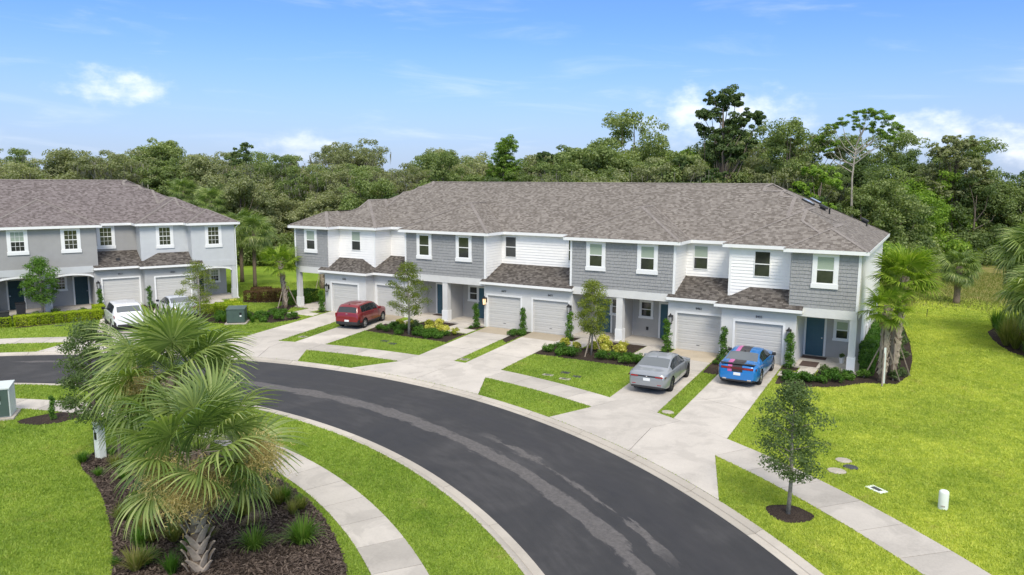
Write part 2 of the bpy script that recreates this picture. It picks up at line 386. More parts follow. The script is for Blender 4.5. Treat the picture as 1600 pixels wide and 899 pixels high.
    M['lf_pine'] = leafmat('pine_needles', [(0, (0.064, 0.118, 0.022)), (.4, (0.127, 0.227, 0.036)), (.75, (0.237, 0.364, 0.064)), (1, (0.382, 0.510, 0.109))])
    M['lf_dark'] = leafmat('dark_leaves', [(0, (0.047, 0.086, 0.031)), (.5, (0.102, 0.156, 0.050)), (1, (0.203, 0.265, 0.102))])
    M['lf_shrub'] = leafmat('shrub_leaves', [(0, (.03, .085, .012)), (.4, (.065, .16, .018)), (.75, (.12, .24, .03)), (1, (.20, .34, .06))])
    M['lf_var'] = leafmat('yellow_variegated_leaves', [(0, (.14, .20, .02)), (.3, (.38, .40, .04)), (.65, (.66, .62, .13)), (1, (.80, .76, .32))])
    M['lf_hedge'] = leafmat('lime_hedge_leaves', [(0, (.12, .19, .008)), (.4, (.26, .36, .012)), (.75, (.42, .50, .025)), (1, (.58, .62, .06))])
    M['lf_brown'] = leafmat('bronze_leaves', [(0, (.07, .035, .018)), (.4, (.13, .065, .03)), (.7, (.17, .12, .04)), (1, (.22, .19, .06))])
    M['lf_young'] = leafmat('young_tree_leaves', [(0, (.08, .12, .015)), (.4, (.16, .21, .03)), (.75, (.27, .31, .05)), (1, (.42, .43, .10))])
    M['lf_tuft'] = leafmat('strap_grass_blades', [(0, (.06, .13, .015)), (.4, (.12, .23, .03)), (.75, (.22, .32, .07)), (1, (.45, .47, .20))])
    M['lf_meadow'] = leafmat('rough_grass', [(0, (.10, .14, .02)), (.4, (.20, .23, .05)), (.75, (.32, .30, .11)), (1, (.42, .37, .18))])
    M['lf_straw'] = leafmat('dry_straw', [(0, (.14, .11, .07)), (.5, (.26, .21, .14)), (.85, (.36, .30, .20)), (1, (.30, .34, .10))], .2)
    M['lf_flower'] = leafmat('golden_flower_sprays', [(0, (.26, .20, .06)), (.4, (.44, .34, .12)), (.75, (.58, .47, .20)), (1, (.70, .62, .34))], .15)
    M['lf_dead'] = leafmat('dead_frond', [(0, (.25, .17, .08)), (.5, (.42, .31, .16)), (1, (.60, .48, .28))])
    M['lf_palm'] = leafmat('sabal_leaflets', [(0, (.075, .13, .030)), (.4, (.155, .225, .055)), (.75, (.28, .355, .10)), (1, (.52, .55, .24))], .35, .42, .5)
    M['lf_palmb'] = leafmat('bright_sabal_leaflets', [(0, (.09, .16, .012)), (.4, (.18, .28, .025)), (.75, (.30, .40, .045)), (1, (.48, .52, .12))], .35)
    M['petiole'] = plain('petiole_green', (.20, .28, .07), .6, .15, 8, .1)
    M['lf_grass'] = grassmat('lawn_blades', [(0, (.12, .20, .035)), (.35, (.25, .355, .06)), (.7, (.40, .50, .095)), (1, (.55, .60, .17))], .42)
    # lawn sheet
    q = NT('lawn_turf'); P = q.n('ShaderNodeNewGeometry').outputs['Position']
    a = q.noise(.16, 5, .6, P, .6); b = q.noise(2.2, 5, .65, P); g = q.noise(38, 3, .7, P)
    f = q.math('ADD', q.math('MULTIPLY', a, .45), q.math('ADD', q.math('MULTIPLY', b, .25), q.math('MULTIPLY', g, .30)))
    col = q.ramp(f, [(.30, (.10, .175, .02)), (.46, (.18, .28, .03)), (.56, (.27, .37, .045)), (.70, (.37, .45, .08))])
    dry = q.ramp(q.noise(.9, 6, .7, P, .8), [(.66, 0), (.76, 1)]); col = q.mix(q.math('MULTIPLY', dry, .45), col, (.30, .27, .07))
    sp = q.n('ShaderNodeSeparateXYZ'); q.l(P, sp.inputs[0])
    # the wide right hand lawn is tinted lighter and yellower
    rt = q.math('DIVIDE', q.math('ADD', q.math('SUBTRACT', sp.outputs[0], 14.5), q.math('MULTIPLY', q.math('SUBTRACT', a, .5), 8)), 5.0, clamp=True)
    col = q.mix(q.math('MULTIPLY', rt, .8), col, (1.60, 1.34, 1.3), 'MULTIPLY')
    # beyond the mown lawn the ground is rough tan-green meadow
    edge = q.math('ADD', q.math('SUBTRACT', sp.outputs[1], 27.0), q.math('MULTIPLY', q.math('SUBTRACT', q.noise(.12, 4, .5, P), .5), 22))
    rough = q.math('DIVIDE', edge, 6.0, clamp=True)
    col = q.mix(rough, col, q.ramp(q.noise(.35, 6, .7, P, 1), [(.35, (.13, .17, .03)), (.55, (.24, .22, .07)), (.7, (.33, .25, .13))]))
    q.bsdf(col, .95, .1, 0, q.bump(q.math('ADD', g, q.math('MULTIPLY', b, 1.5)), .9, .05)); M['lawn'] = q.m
    # mulch
    q = NT('dark_mulch'); P = q.n('ShaderNodeNewGeometry').outputs['Position']; g = q.noise(26, 5, .75, P); v = q.n('ShaderNodeTexVoronoi'); v.inputs['Scale'].default_value = 18; q.l(P, v.inputs['Vector'])
    col = q.ramp(g, [(.32, (.022, .017, .014)), (.55, (.058, .043, .034)), (.72, (.12, .095, .075))])
    big = q.ramp(q.noise(.7, 4, .6, P), [(.55, 0), (.7, 1)]); col = q.mix(q.math('MULTIPLY', big, .35), col, (.16, .12, .085))
    q.bsdf(col, .95, .1, 0, q.bump(q.math('ADD', v.outputs['Distance'], g), 1.0, .04)); M['mulch'] = q.m
    M['chips'] = leafmat('bark_chips', [(0, (.03, .022, .018)), (.5, (.080, .060, .048)), (.85, (.16, .125, .10)), (1, (.32, .27, .22))], .0, .9, .1)
    # asphalt with the worn pale band that follows the bend
    q = NT('asphalt'); P = q.n('ShaderNodeNewGeometry').outputs['Position']
    vs = q.n('ShaderNodeVectorMath', operation='SUBTRACT'); q.l(P, vs.inputs[0]); vs.inputs[1].default_value = (-1.9, -43.28, -.07)
    vl = q.n('ShaderNodeVectorMath', operation='LENGTH'); q.l(vs.outputs[0], vl.inputs[0]); rr = vl.outputs['Value']
    sx = q.n('ShaderNodeSeparateXYZ'); q.l(vs.outputs[0], sx.inputs[0]); ang = q.math('MULTIPLY', q.math('ARCTAN2', sx.outputs[1], sx.outputs[0]), 57.2958)
    pv = q.n('ShaderNodeCombineXYZ'); q.l(q.math('MULTIPLY', ang, .20), pv.inputs[0]); q.l(q.math('MULTIPLY', rr, 1.6), pv.inputs[1])
    nA = q.noise(1.1, 8, .68, pv.outputs[0], .3); nB = q.noise(.45, 3, .5, pv.outputs[0])
    def band(r0, w, amp):
        d = q.math('ABSOLUTE', q.math('SUBTRACT', rr, r0))
        t = q.math('ADD', q.math('DIVIDE', q.math('SUBTRACT', w, d), .16), q.math('MULTIPLY', q.math('SUBTRACT', nA, .5), amp))
        t = q.math('ADD', t, q.math('MULTIPLY', q.math('SUBTRACT', nB, .5), amp*.5))
        return q.ramp(t, [(.25, 0), (.70, 1)])
    def within(a0, a1):
        return q.math('MULTIPLY', q.math('DIVIDE', q.math('SUBTRACT', ang, a0), 3.0, clamp=True), q.math('DIVIDE', q.math('SUBTRACT', a1, ang), 3.0, clamp=True))
    b1 = q.math('MULTIPLY', band(27.02, .42, 6.5), within(20, 108)); b2 = q.math('MULTIPLY', band(27.98, .14, 9), within(46, 70))
    b3 = q.math('MULTIPLY', band(27.45, .0, 9), within(76, 96)); b4 = q.math('MULTIPLY', band(29.2, .15, 9), within(112, 170))
    pale = q.math('MAXIMUM', q.math('MAXIMUM', b1, b2), q.math('MAXIMUM', b3, b4))
    g = q.noise(170, 3, .7, P); m = q.noise(.33, 5, .6, P, .8); m2 = q.noise(2.5, 5, .6, pv.outputs[0])
    col = q.ramp(q.math('ADD', q.math('MULTIPLY', m, .7), q.math('MULTIPLY', m2, .3)), [(.32, (.026, .0255, .026)), (.52, (.040, .039, .039)), (.68, (.062, .060, .060))])
    lane = q.math('MULTIPLY', q.ramp(q.math('ABSOLUTE', q.math('SUBTRACT', rr, 29.0)), [(.2, 1), (.75, 0)]), .3)
    col = q.mix(lane, col, (.034, .033, .036))
    col = q.mix(q.math('MULTIPLY', pale, .85), col, q.ramp(q.noise(9, 5, .7, P), [(.3, (.080, .074, .070)), (.7, (.150, .138, .130))]))
    col = q.mix(.5, col, q.ramp(g, [(.3, .55), (.7, 1.45)]), 'MULTIPLY')
    q.bsdf(col, q.ramp(m, [(.3, .62), (.7, .85)]), .35, 0, q.bump(g, .45, .006)); M['asphalt'] = q.m
    M['floor_forest'] = plain('forest_floor', (.10, .10, .04), .95, .3, .6, .5, 8, .1)
build_materials()
# ------------------------------------------------------------------ ground, road, kerbs, pavements
C2 = (-1.9, -43.28); C1 = (-2.27, -45.35)
R_ASPH_OUT, R_GRASS_OUT, R_WALK_IN, R_WALK_OUT = 30.69, 31.2, 33.62, 35.25
R_ASPH_IN, R_GRASS_IN, RI_WALK_OUT, RI_WALK_IN = 26.45, 25.95, 23.75, 22.45
B2PHI, B2O = 1.14399, (-34.561, -16.972)
def b2w(x, y):
    c, s = math.cos(B2PHI), math.sin(B2PHI)
    return (B2O[0]+c*x-s*y, B2O[1]+s*x+c*y)
def pol(c, r, deg): return (c[0]+r*math.cos(R(deg)), c[1]+r*math.sin(R(deg)))
def angof(p, c=C2): return math.degrees(math.atan2(p[1]-c[1], p[0]-c[0]))
def ring_mesh(name, mat, f_in, f_out, n=360, steps=1, z=0.0):
    V = []; F = []
    for i in range(n):
        a = 2*math.pi*i/n
        p, q = np.array(f_in(a)), np.array(f_out(a))
        for k in range(steps+1):
            t = k/steps; w = p+(q-p)*t; V.append((w[0], w[1], z))
    for i in range(n):
        j = (i+1) % n
        for k in range(steps): F.append((i*(steps+1)+k, i*(steps+1)+k+1, j*(steps+1)+k+1, j*(steps+1)+k))
    me = bpy.data.meshes.new(name); me.from_pydata(V, [], F); me.materials.append(mat); return me
def P_(c, r): return lambda a: (c[0]+r*math.cos(a), c[1]+r*math.sin(a))
V_far = [31.2, 45, 70, 120, 240, 900]
m = MB(); n = 288
for r in V_far:
    for i in range(n): m.V.append((C2[0]+r*math.cos(2*math.pi*i/n), C2[1]+r*math.sin(2*math.pi*i/n), 0.0))
for k in range(len(V_far)-1):
    for i in range(n): m.F.append([k*n+i, (k+1)*n+i, (k+1)*n+(i+1) % n, k*n+(i+1) % n]); m.M.append(0)
b = len(m.V)
for i in range(n): m.V.append((C1[0]+R_GRASS_IN*math.cos(2*math.pi*i/n), C1[1]+R_GRASS_IN*math.sin(2*math.pi*i/n), 0.0))
m.V.append((C1[0], C1[1], 0))
for i in range(n): m.F.append([b+i, b+(i+1) % n, b+n]); m.M.append(0)
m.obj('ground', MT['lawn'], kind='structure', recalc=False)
road = inst('road', ring_mesh('road', MT['asphalt'], P_(C1, R_ASPH_IN-.05), P_(C2, R_ASPH_OUT+.05), 360, 3, -.07), kind='structure')

def arc_piece(r0, r1, half_deg, prof, n=5):
    """solid arc segment centred on +X, prof = [(t, z)...] across from r0 (t=0) to r1 (t=1)"""
    V = []; F = []; k = len(prof)
    for i in range(n+1):
        a = R(-half_deg+2*half_deg*i/n)
        for t, z in prof:
            r = r0+(r1-r0)*t; V.append((r*math.cos(a), r*math.sin(a), z))
        for t in (1, 0):
            r = r0+(r1-r0)*t; V.append((r*math.cos(a), r*math.sin(a), -.16))
    w = k+2
    for i in range(n):
        for j in range(w): F.append((i*w+j, i*w+(j+1) % w, (i+1)*w+(j+1) % w, (i+1)*w+j))
    F += [tuple(range(w)), tuple(range(n*w, (n+1)*w))[::-1]]
    mb = MB(); mb.add(V, F); return mb
def arc_run(root_name, piece_name, c, r0, r1, prof, a0, a1, seg_len, mat, seam_z, gap=.022):
    root = empty(root_name, (c[0], c[1], 0), kind='structure')
    rm = (r0+r1)/2; n = max(1, round(R(a1-a0)*rm/seg_len)); hd = (a1-a0)/n/2
    me = arc_piece(r0, r1, hd-math.degrees(gap/rm)/2, prof).mesh(piece_name, mat)
    for i in range(n):
        inst(piece_name, me, root, rot=(0, 0, R(a0+hd*(2*i+1))))
    if seam_z is not None:
        V = []; F = []; q = n*4
        for i in range(q+1):
            a = R(a0+(a1-a0)*i/q)
            for r in (r0+.01, r1-.01): V.append((r*math.cos(a), r*math.sin(a), seam_z))
        F = [(2*i, 2*i+1, 2*i+3, 2*i+2) for i in range(q)]
        mb = MB(); mb.add(V, F); mb.obj('joint_bed', MT['seam'], root)
    return root
KP = [(0, -.055), (.45, -.07), (.62, -.035), (.8, .012), (1, .018)]
arc_run('kerb', 'kerb_stone', C2, R_ASPH_OUT, R_GRASS_OUT+.02, [(0, -.058), (.50, -.066), (.53, -.085), (.56, -.050), (.72, -.01), (.85, .014), (1, .018)], 20, 150, 3.0, MT['kerb'], -.10)
arc_run('kerb', 'kerb_stone', C1, R_GRASS_IN-.02, R_ASPH_IN, [(0, .018), (.15, .014), (.28, -.01), (.44, -.050), (.47, -.085), (.50, -.066), (1, -.058)], 30, 150, 3.0, MT['kerb'], -.10)
arc_run('pavement', 'paving_slab', C1, RI_WALK_IN, RI_WALK_OUT, [(0, .02), (1, .02)], 20, 150, 1.5, MT['walk'], .006)
W = [(0, .02), (1, .02)]
aL, aR = angof((-8.17, -9.93)), angof((-1.96, -9.64))
bL, bR = angof((3.73, -10.2)), angof((10.17, -11.92)); cL = angof((16.16, -15.12))
arc_run('pavement', 'paving_slab', C2, R_WALK_IN, R_WALK_OUT, W, 15, cL, 1.55, MT['walk'], .006)
arc_run('pavement', 'paving_slab', C2, R_WALK_IN, R_WALK_OUT, W, bR, bL, 1.55, MT['walk'], .006)
arc_run('pavement', 'paving_slab', C2, R_WALK_IN, R_WALK_OUT, W, aR, aL, 1.55, MT['walk'], .006)
vL = angof((-21.9, -15.3)); arc_run('pavement', 'paving_slab', C2, R_WALK_IN, R_WALK_OUT, W, vL, 165, 1.55, MT['walk'], .006)

CONC = []          # polygons kept clear of grass
def shrink(poly, d):
    P = [Vector(p) for p in poly]; n = len(P)
    area = sum(P[i].x*P[(i+1) % n].y-P[(i+1) % n].x*P[i].y for i in range(n)); sg = 1 if area > 0 else -1
    out = []
    for i in range(n):
        a, b_, c = P[i-1], P[i], P[(i+1) % n]
        d1 = (b_-a).normalized(); d2 = (c-b_).normalized(); n1 = Vector((-d1.y, d1.x))*sg; n2 = Vector((-d2.y, d2.x))*sg
        k = n1+n2; k = k/max(.2, k.dot(n1)); out.append(tuple(b_+k*d))
    return out
def slab(root, poly, mat, z=.02, name='concrete_slab'):
    mb = MB(); mb.prism(shrink(poly, .011), -.1, z); mb.obj(name, mat, root)
def quad_grid(root, bl, br, tr, tl, nu, vs, mats, z=.02):
    bl, br, tr, tl = map(Vector, (bl, br, tr, tl))
    def pt(u, v): return (bl.lerp(br, u)).lerp(tl.lerp(tr, u), v)
    for i in range(nu):
        for j in range(len(vs)-1):
            p = [pt(i/nu, vs[j]), pt((i+1)/nu, vs[j]), pt((i+1)/nu, vs[j+1]), pt(i/nu, vs[j+1])]
            slab(root, [tuple(q) for q in p], mats[j] if isinstance(mats, list) else mats, z)
    CONC.append([tuple(bl), tuple(br), tuple(tr), tuple(tl)])
def bed_sheet(root, poly, z=.006):
    mb = MB(); mb.add([(x, y, z) for x, y in poly], [list(range(len(poly)))]); mb.obj('joint_bed', MT['seam'], root)
def circ_y(x, r=R_WALK_OUT): return C2[1]+math.sqrt(r*r-(x-C2[0])**2)
def drive(bl, br, tr, tl, tan=True, rows=(0, .30, .62, .80, 1)):
    root = empty('driveway', kind='structure')
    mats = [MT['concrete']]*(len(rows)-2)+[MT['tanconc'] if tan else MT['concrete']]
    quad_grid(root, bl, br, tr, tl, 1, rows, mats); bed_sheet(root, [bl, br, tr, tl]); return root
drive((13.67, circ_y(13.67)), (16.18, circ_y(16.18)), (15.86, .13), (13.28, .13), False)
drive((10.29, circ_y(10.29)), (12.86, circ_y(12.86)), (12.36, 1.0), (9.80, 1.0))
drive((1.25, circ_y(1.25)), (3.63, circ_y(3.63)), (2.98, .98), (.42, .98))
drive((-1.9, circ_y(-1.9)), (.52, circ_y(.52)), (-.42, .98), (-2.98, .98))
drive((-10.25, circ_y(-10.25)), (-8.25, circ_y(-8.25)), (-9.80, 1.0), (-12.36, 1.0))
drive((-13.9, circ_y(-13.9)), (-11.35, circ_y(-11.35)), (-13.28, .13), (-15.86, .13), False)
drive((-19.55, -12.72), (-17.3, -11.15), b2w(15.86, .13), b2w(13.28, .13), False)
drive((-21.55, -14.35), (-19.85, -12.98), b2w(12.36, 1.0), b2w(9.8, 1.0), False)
# aprons: fan-shaped slabs between kerb and driveways
def apron(edges, split=2):
    """edges: list of (r, left_deg, right_deg) from kerb outwards; each slab runs the full depth"""
    root = empty('driveway_apron', kind='structure')
    def at(e, t): return pol(C2, e[0], e[1]+(e[2]-e[1])*t)
    def outline(t0, t1, n):
        return [at(edges[0], t0+(t1-t0)*i/n) for i in range(n+1)]+[at(e, t1) for e in edges[1:-1]]+[at(edges[-1], t1+(t0-t1)*i/n) for i in range(n+1)]+[at(e, t0) for e in edges[1:-1][::-1]]
    for s in range(split): slab(root, outline(s/split, (s+1)/split, 6), MT['concrete'], .02)
    o = outline(0, 1, 16); bed_sheet(root, o); CONC.append(o)
RK = R_GRASS_OUT+.03
apron([(RK, angof((9.15, -14.3)), angof((17.4, -18.6))), (R_WALK_IN, bR, cL), (R_WALK_OUT, bR, cL)], 2)
apron([(RK, angof((-3.2, -12.1)), angof((5.0, -12.9))), (R_WALK_IN, aR, bL), (R_WALK_OUT, aR, bL)], 2)
apron([(RK, angof((-20.6, -18.3)), angof((-6.6, -12.3))), (R_WALK_IN, vL, aL), (R_WALK_OUT, vL, aL)], 6)
def path(poly, mat='concrete'):
    root = empty('footpath', kind='structure'); slab(root, poly, MT[mat], .03); CONC.append(poly)
def path_pair(a, b_):
    root = empty('footpath', kind='structure')
    for p in (a, b_): slab(root, p, MT['concrete'], .03); CONC.append(p)
path_pair([(8.15, -1.75), (10.1, -1.75), (10.05, -.45), (8.15, -.45)], [(8.15, -.45), (9.25, -.45), (9.25, .78), (8.15, .78)])
path_pair([(16.0, -2.35), (17.6, -2.2), (17.6, -1.2), (15.95, -1.3)], [(16.75, -1.2), (17.6, -1.2), (17.6, -.02), (16.75, -.02)])
path_pair([(-5.1, -1.75), (-2.85, -1.75), (-2.95, -.45), (-5.1, -.45)], [(-5.1, -.45), (-3.9, -.45), (-3.9, .78), (-5.1, .78)])
path_pair([(-9.6, -1.75), (-7.6, -1.75), (-7.6, -.45), (-9.75, -.45)], [(-8.9, -.45), (-7.6, -.45), (-7.6, .78), (-8.9, .78)])
path_pair([(3.0, -1.75), (5.1, -1.75), (5.1, -.45), (3.0, -.45)], [(3.9, -.45), (5.1, -.45), (5.1, .78), (3.9, .78)])
path_pair([(-18.0, -2.3), (-15.5, -2.3), (-15.8, -1.2), (-18.0, -1.2)], [(-18.0, -1.2), (-16.9, -1.2), (-16.9, -.02), (-18.0, -.02)])
path_pair([b2w(16.0, -2.3), b2w(18.0, -2.3), b2w(18.0, -1.2), b2w(16.0, -1.2)], [b2w(16.9, -1.2), b2w(18.0, -1.2), b2w(18.0, -.02), b2w(16.9, -.02)])

# planting beds
BEDS = []
def smooth_poly(P, it=2):
    for _ in range(it):
        Q = []
        for i in range(len(P)):
            a, b_ = P[i], P[(i+1) % len(P)]
            Q += [(a[0]*.75+b_[0]*.25, a[1]*.75+b_[1]*.25), (a[0]*.25+b_[0]*.75, a[1]*.25+b_[1]*.75)]
        P = Q
    return P
def bed(poly, sm=0, z=.010):
    if sm: poly = smooth_poly(poly, sm)
    BEDS.append(poly); return poly
near_bed = bed([(-2.9, -25.5), (-2.4, -26.7), (.2, -27.45), (3.3, -29.0), (5.6, -30.4), (9.0, -33.0), (12.6, -31.5), (11.2, -28.1), (9.2, -26.4), (7.1, -25.1), (4.5, -24.1), (1.5, -23.7), (-2.0, -24.2)], 2)
bed([(3.35, -4.46), (9.3, -4.45), (9.95, -1.8), (8.1, -1.8), (8.1, .75), (5.2, .75), (5.2, -1.8), (3.1, -1.8)])
bed([(-8.85, -4.35), (-2.5, -4.5), (-2.85, -1.8), (-5.15, -1.8), (-5.15, .75), (-7.55, .75), (-7.55, -1.8), (-9.5, -1.8)])
bed([(16.1, -2.4), (16.2, -4.0), (17.6, -3.95), (18.9, -3.1), (19.9, -1.7), (21.3, -1.1), (21.75, 1.2), (21.75, 5.3), (21.5, 9.5), (20.9, 15.4), (19.3, 15.4), (19.3, -.06), (17.65, -.06), (17.65, -2.25)])
bed([(12.4, .85), (12.55, .0), (13.26, .0), (13.42, -3.8), (12.62, -3.7)])
bed([(-.38, .85), (-.25, -1.9), (.62, -2.8), (.40, .85)])
bed([(-13.26, .0), (-12.6, .0), (-12.4, .85), (-12.25, -1.8), (-12.6, -1.8)])
bed([(15.9, -.95), (16.7, -.95), (16.7, 0), (15.9, 0)]); bed([(9.3, .82), (9.3, -.40), (9.75, -.40), (9.75, .82)])
bed([(3.0, .82), (3.05, -.4), (3.85, -.4), (3.85, .82)]); bed([(-3.0, .82), (-3.85, .82), (-3.85, -.4), (-3.0, -.4)])
bed([(-15.9, -.95), (-16.7, -.95), (-16.7, 0), (-15.9, 0)])
bed([(-16.3, -6.3), (-15.2, -3.0), (-18.1, -2.4), (-19.8, .1), (-19.35, 2.5), (-21, 2.2), (-20.9, -.8), (-18.6, -4.4)], 1)     # left corner bed of the main row
bed([(-24.9, -.9), (-22.2, .4), (-22.0, 2.2), (-23.6, 3.1), (-25.3, 1.5)], 1)
bed([(-22.8, -6.4), (-20.4, -7.6), (-18.0, -7.4), (-17.6, -5.6), (-19.6, -3.6), (-22.6, -2.5), (-24.7, -3.4)], 1)
bed([b2w(4, -1.0), b2w(4, -4.8), b2w(9.4, -4.4), b2w(9.5, -1.0), b2w(9.1, .7), b2w(3.3, .7)])
bed([b2w(-3, -1.2), b2w(-3, -4.6), b2w(3.0, -4.9), b2w(4.0, -1.0)])
bed([b2w(12.4, .85), b2w(12.4, -3.3), b2w(13.25, -3.3), b2w(13.25, .0)])
bed(smooth_poly([(28.2, 21.5), (25.6, 17.5), (25.9, 12.5), (26.8, 9.0), (30, 6), (38, 12), (36, 24)], 1))
bed([(-9.0, -25.6), (-7.2, -25.2), (-6.9, -23.6), (-8.4, -23.4)], 2)
ring = [(19.33+.66*math.cos(a)*(1+.07*math.sin(3*a)), -18.55+.60*math.sin(a)*(1+.06*math.cos(4*a))) for a in np.linspace(0, 2*math.pi, 40, endpoint=False)]
bed(ring)
m = MB()
for p in BEDS:
    m.add([(x, y, .010) for x, y in p], [list(range(len(p)))])
m.obj('mulch', MT['mulch'], kind='stuff')

def inside(poly, x, y):
    r = np.zeros(len(x), bool); n = len(poly)
    bx = [p[0] for p in poly]; by = [p[1] for p in poly]
    pre = (x > min(bx)) & (x < max(bx)) & (y > min(by)) & (y < max(by))
    if not pre.any(): return r
    xs, ys = x[pre], y[pre]; q = np.zeros(len(xs), bool)
    for i in range(n):
        x0, y0 = poly[i]; x1, y1 = poly[(i+1) % n]
        if y0 == y1: continue
        c = ((y0 > ys) != (y1 > ys)) & (xs < (x1-x0)*(ys-y0)/(y1-y0)+x0); q ^= c
    r[pre] = q; return r
FOOT = [[(-19.4, -.02), (19.4, -.02), (19.4, 15.4), (-19.4, 15.4)]]
FOOT.append([b2w(*p) for p in FOOT[0]])
def lawn_mask(x, y, pad=0.0):
    d2 = np.hypot(x-C2[0], y-C2[1]); d1 = np.hypot(x-C1[0], y-C1[1]); ang = np.degrees(np.arctan2(y-C2[1], x-C2[0]))
    ok = (d2 > R_GRASS_OUT+.01) | (d1 < R_GRASS_IN-.01)
    on = np.zeros(len(x), bool)
    for a, b_ in ((15, cL), (bR, bL), (aR, aL), (vL, 165)):
        on |= (d2 > R_WALK_IN-pad) & (d2 < R_WALK_OUT+pad) & (ang > a) & (ang < b_)
    ok &= ~on; ok &= ~((d1 > RI_WALK_IN-pad) & (d1 < RI_WALK_OUT+pad))
    for p in CONC+BEDS+FOOT: ok &= ~inside(p, x, y)
    return ok
# grass blades: denser near the street
def make_grass():
    n = 2200000; rg = np.random.default_rng(5)
    r = 11+rg.random(n)**1.15*62; th = R(90)+R(29.7)+(rg.random(n)-.5)*R(78)
    x = CAM[0]+r*np.cos(th); y = CAM[1]+r*np.sin(th)
    k = lawn_mask(x, y) & (y < 22+9*rg.random(n)); x, y, r = x[k], y[k], r[k]
    if len(x) > 640000: x, y, r = x[:640000], y[:640000], r[:640000]
    n = len(x); a = rg.random(n)*2*math.pi; h = (.022+.030*rg.random(n))*(1+r/80); w = .007+.007*rg.random(n)+r*.00045
    lean = (rg.random((n, 2))-.5)*h[:, None]*1.5
    V = np.zeros((n, 3, 3)); c, s = np.cos(a)*w, np.sin(a)*w
    V[:, 0] = np.stack([x-c, y-s, np.full(n, .0)], 1); V[:, 1] = np.stack([x+c, y+s, np.full(n, .0)], 1)
    V[:, 2] = np.stack([x+lean[:, 0], y+lean[:, 1], h], 1)
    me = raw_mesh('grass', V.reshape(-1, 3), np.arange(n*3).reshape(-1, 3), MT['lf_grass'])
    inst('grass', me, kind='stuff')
make_grass()
def make_chips():
    rg = np.random.default_rng(8); n = 60000
    x = -4+rg.random(n)*17; y = -33+rg.random(n)*10; k = inside(near_bed, x, y); x, y = x[k], y[k]
    n = len(x); a = rg.random(n)*6.28; w = .03+.05*rg.random(n); h = .008+.014*rg.random(n); z = .012+rg.random(n)*.03
    u = np.stack([np.cos(a), np.sin(a), rg.normal(0, .3, n)], 1)*w[:, None]; v = np.stack([-np.sin(a), np.cos(a), rg.normal(0, .3, n)], 1)*h[:, None]
    p = np.stack([x, y, z+.01], 1); V = np.stack([p-u-v, p+u-v, p+u+v, p-u+v], 1).reshape(-1, 3)
    inst('mulch', raw_mesh('bark_chips', V, np.arange(n*4).reshape(-1, 4), MT['chips']), kind='stuff')
make_chips()
# ------------------------------------------------------------------ town house rows
X5, X4, X3, X2, X1 = 19.27, 16.0, 12.59, 9.61, 3.06
YR, YREC, YWF, YD = 15.2, 2.95, 1.19, .85
ZS, ZB, ZW, ZE, RS, OH = 3.19, 2.72, 6.03, 6.20, .503, .35
def eave_poly():
    r = [(X1-OH, YREC-OH), (X1-OH, YD-OH), (X2+OH, YD-OH), (X2+OH, YREC-OH), (X3-OH, YREC-OH), (X3-OH, YWF-OH), (X4-OH, YWF-OH), (X4-OH, -OH), (X5+OH, -OH), (X5+OH, YR+OH)]
    return r+[(-x, y) for x, y in r[::-1]]
EP = eave_poly()
def roof_dist(x, y):
    d = min(x+X5+OH, X5+OH-x, YR+OH-y)
    for i in range(len(EP)):
        (xa, ya), (xb, yb) = EP[i], EP[(i+1) % len(EP)]
        if abs(ya-yb) < 1e-6 and ya < 5:
            lo, hi = min(xa, xb), max(xa, xb); dx = max(lo-x, x-hi, 0); d = min(d, max(dx, y-ya))
    return d
def roof_mesh():
    bm = bmesh.new(); vs = [bm.verts.new((x, y, 0)) for x, y in EP]; bm.faces.new(vs)
    cuts = []
    for x, y in EP: cuts += [((x, y), (1, -1)), ((x, y), (1, 1))]
    xs = sorted(set(round(p[0], 4) for p in EP)); ys = sorted(set(round(p[1], 4) for p in EP))
    mids = set(round((a+b)/2, 4) for i, a in enumerate(xs) for b in xs[i+1:] if b-a < 12)
    for c in mids: cuts.append(((c, 0), (1, 0)))
    for c in ys[:-1]: cuts.append(((0, (c+ys[-1])/2), (0, 1)))
    for c in xs: cuts.append(((c, 0), (1, 0)))
    done = set()
    for (px, py), (nx, ny) in cuts:
        key = (nx, ny, round(px*nx+py*ny, 3))
        if key in done: continue
        done.add(key); l = math.hypot(nx, ny)
        bmesh.ops.bisect_plane(bm, geom=bm.verts[:]+bm.edges[:]+bm.faces[:], dist=1e-4, plane_co=(px, py, 0), plane_no=(nx/l, ny/l, 0))
    for v in bm.verts: v.co.z = ZE+.01+RS*roof_dist(v.co.x, v.co.y)
    bmesh.ops.remove_doubles(bm, verts=bm.verts[:], dist=1e-3)
    bmesh.ops.dissolve_limit(bm, angle_limit=R(1.0), verts=bm.verts[:], edges=bm.edges[:])
    bmesh.ops.recalc_face_normals(bm, faces=bm.faces[:])
    for f in bm.faces:
        if f.normal.z < 0: f.normal_flip()
    caps = []
    for e in bm.edges:
        if len(e.link_faces) == 2:
            f, g = e.link_faces; mid = (e.verts[0].co+e.verts[1].co)/2
            if f.normal.dot(g.normal) < .995:
                c = f.calc_center_median()-mid
                if c.dot(g.normal) < 0: caps.append((e.verts[0].co.copy(), e.verts[1].co.copy(), f.normal.copy(), g.normal.copy()))
    me = bpy.data.meshes.new('roof'); bm.to_mesh(me); bm.free(); auto_uv(me)
    return me, caps
ROOF_ME, CAPS = roof_mesh()

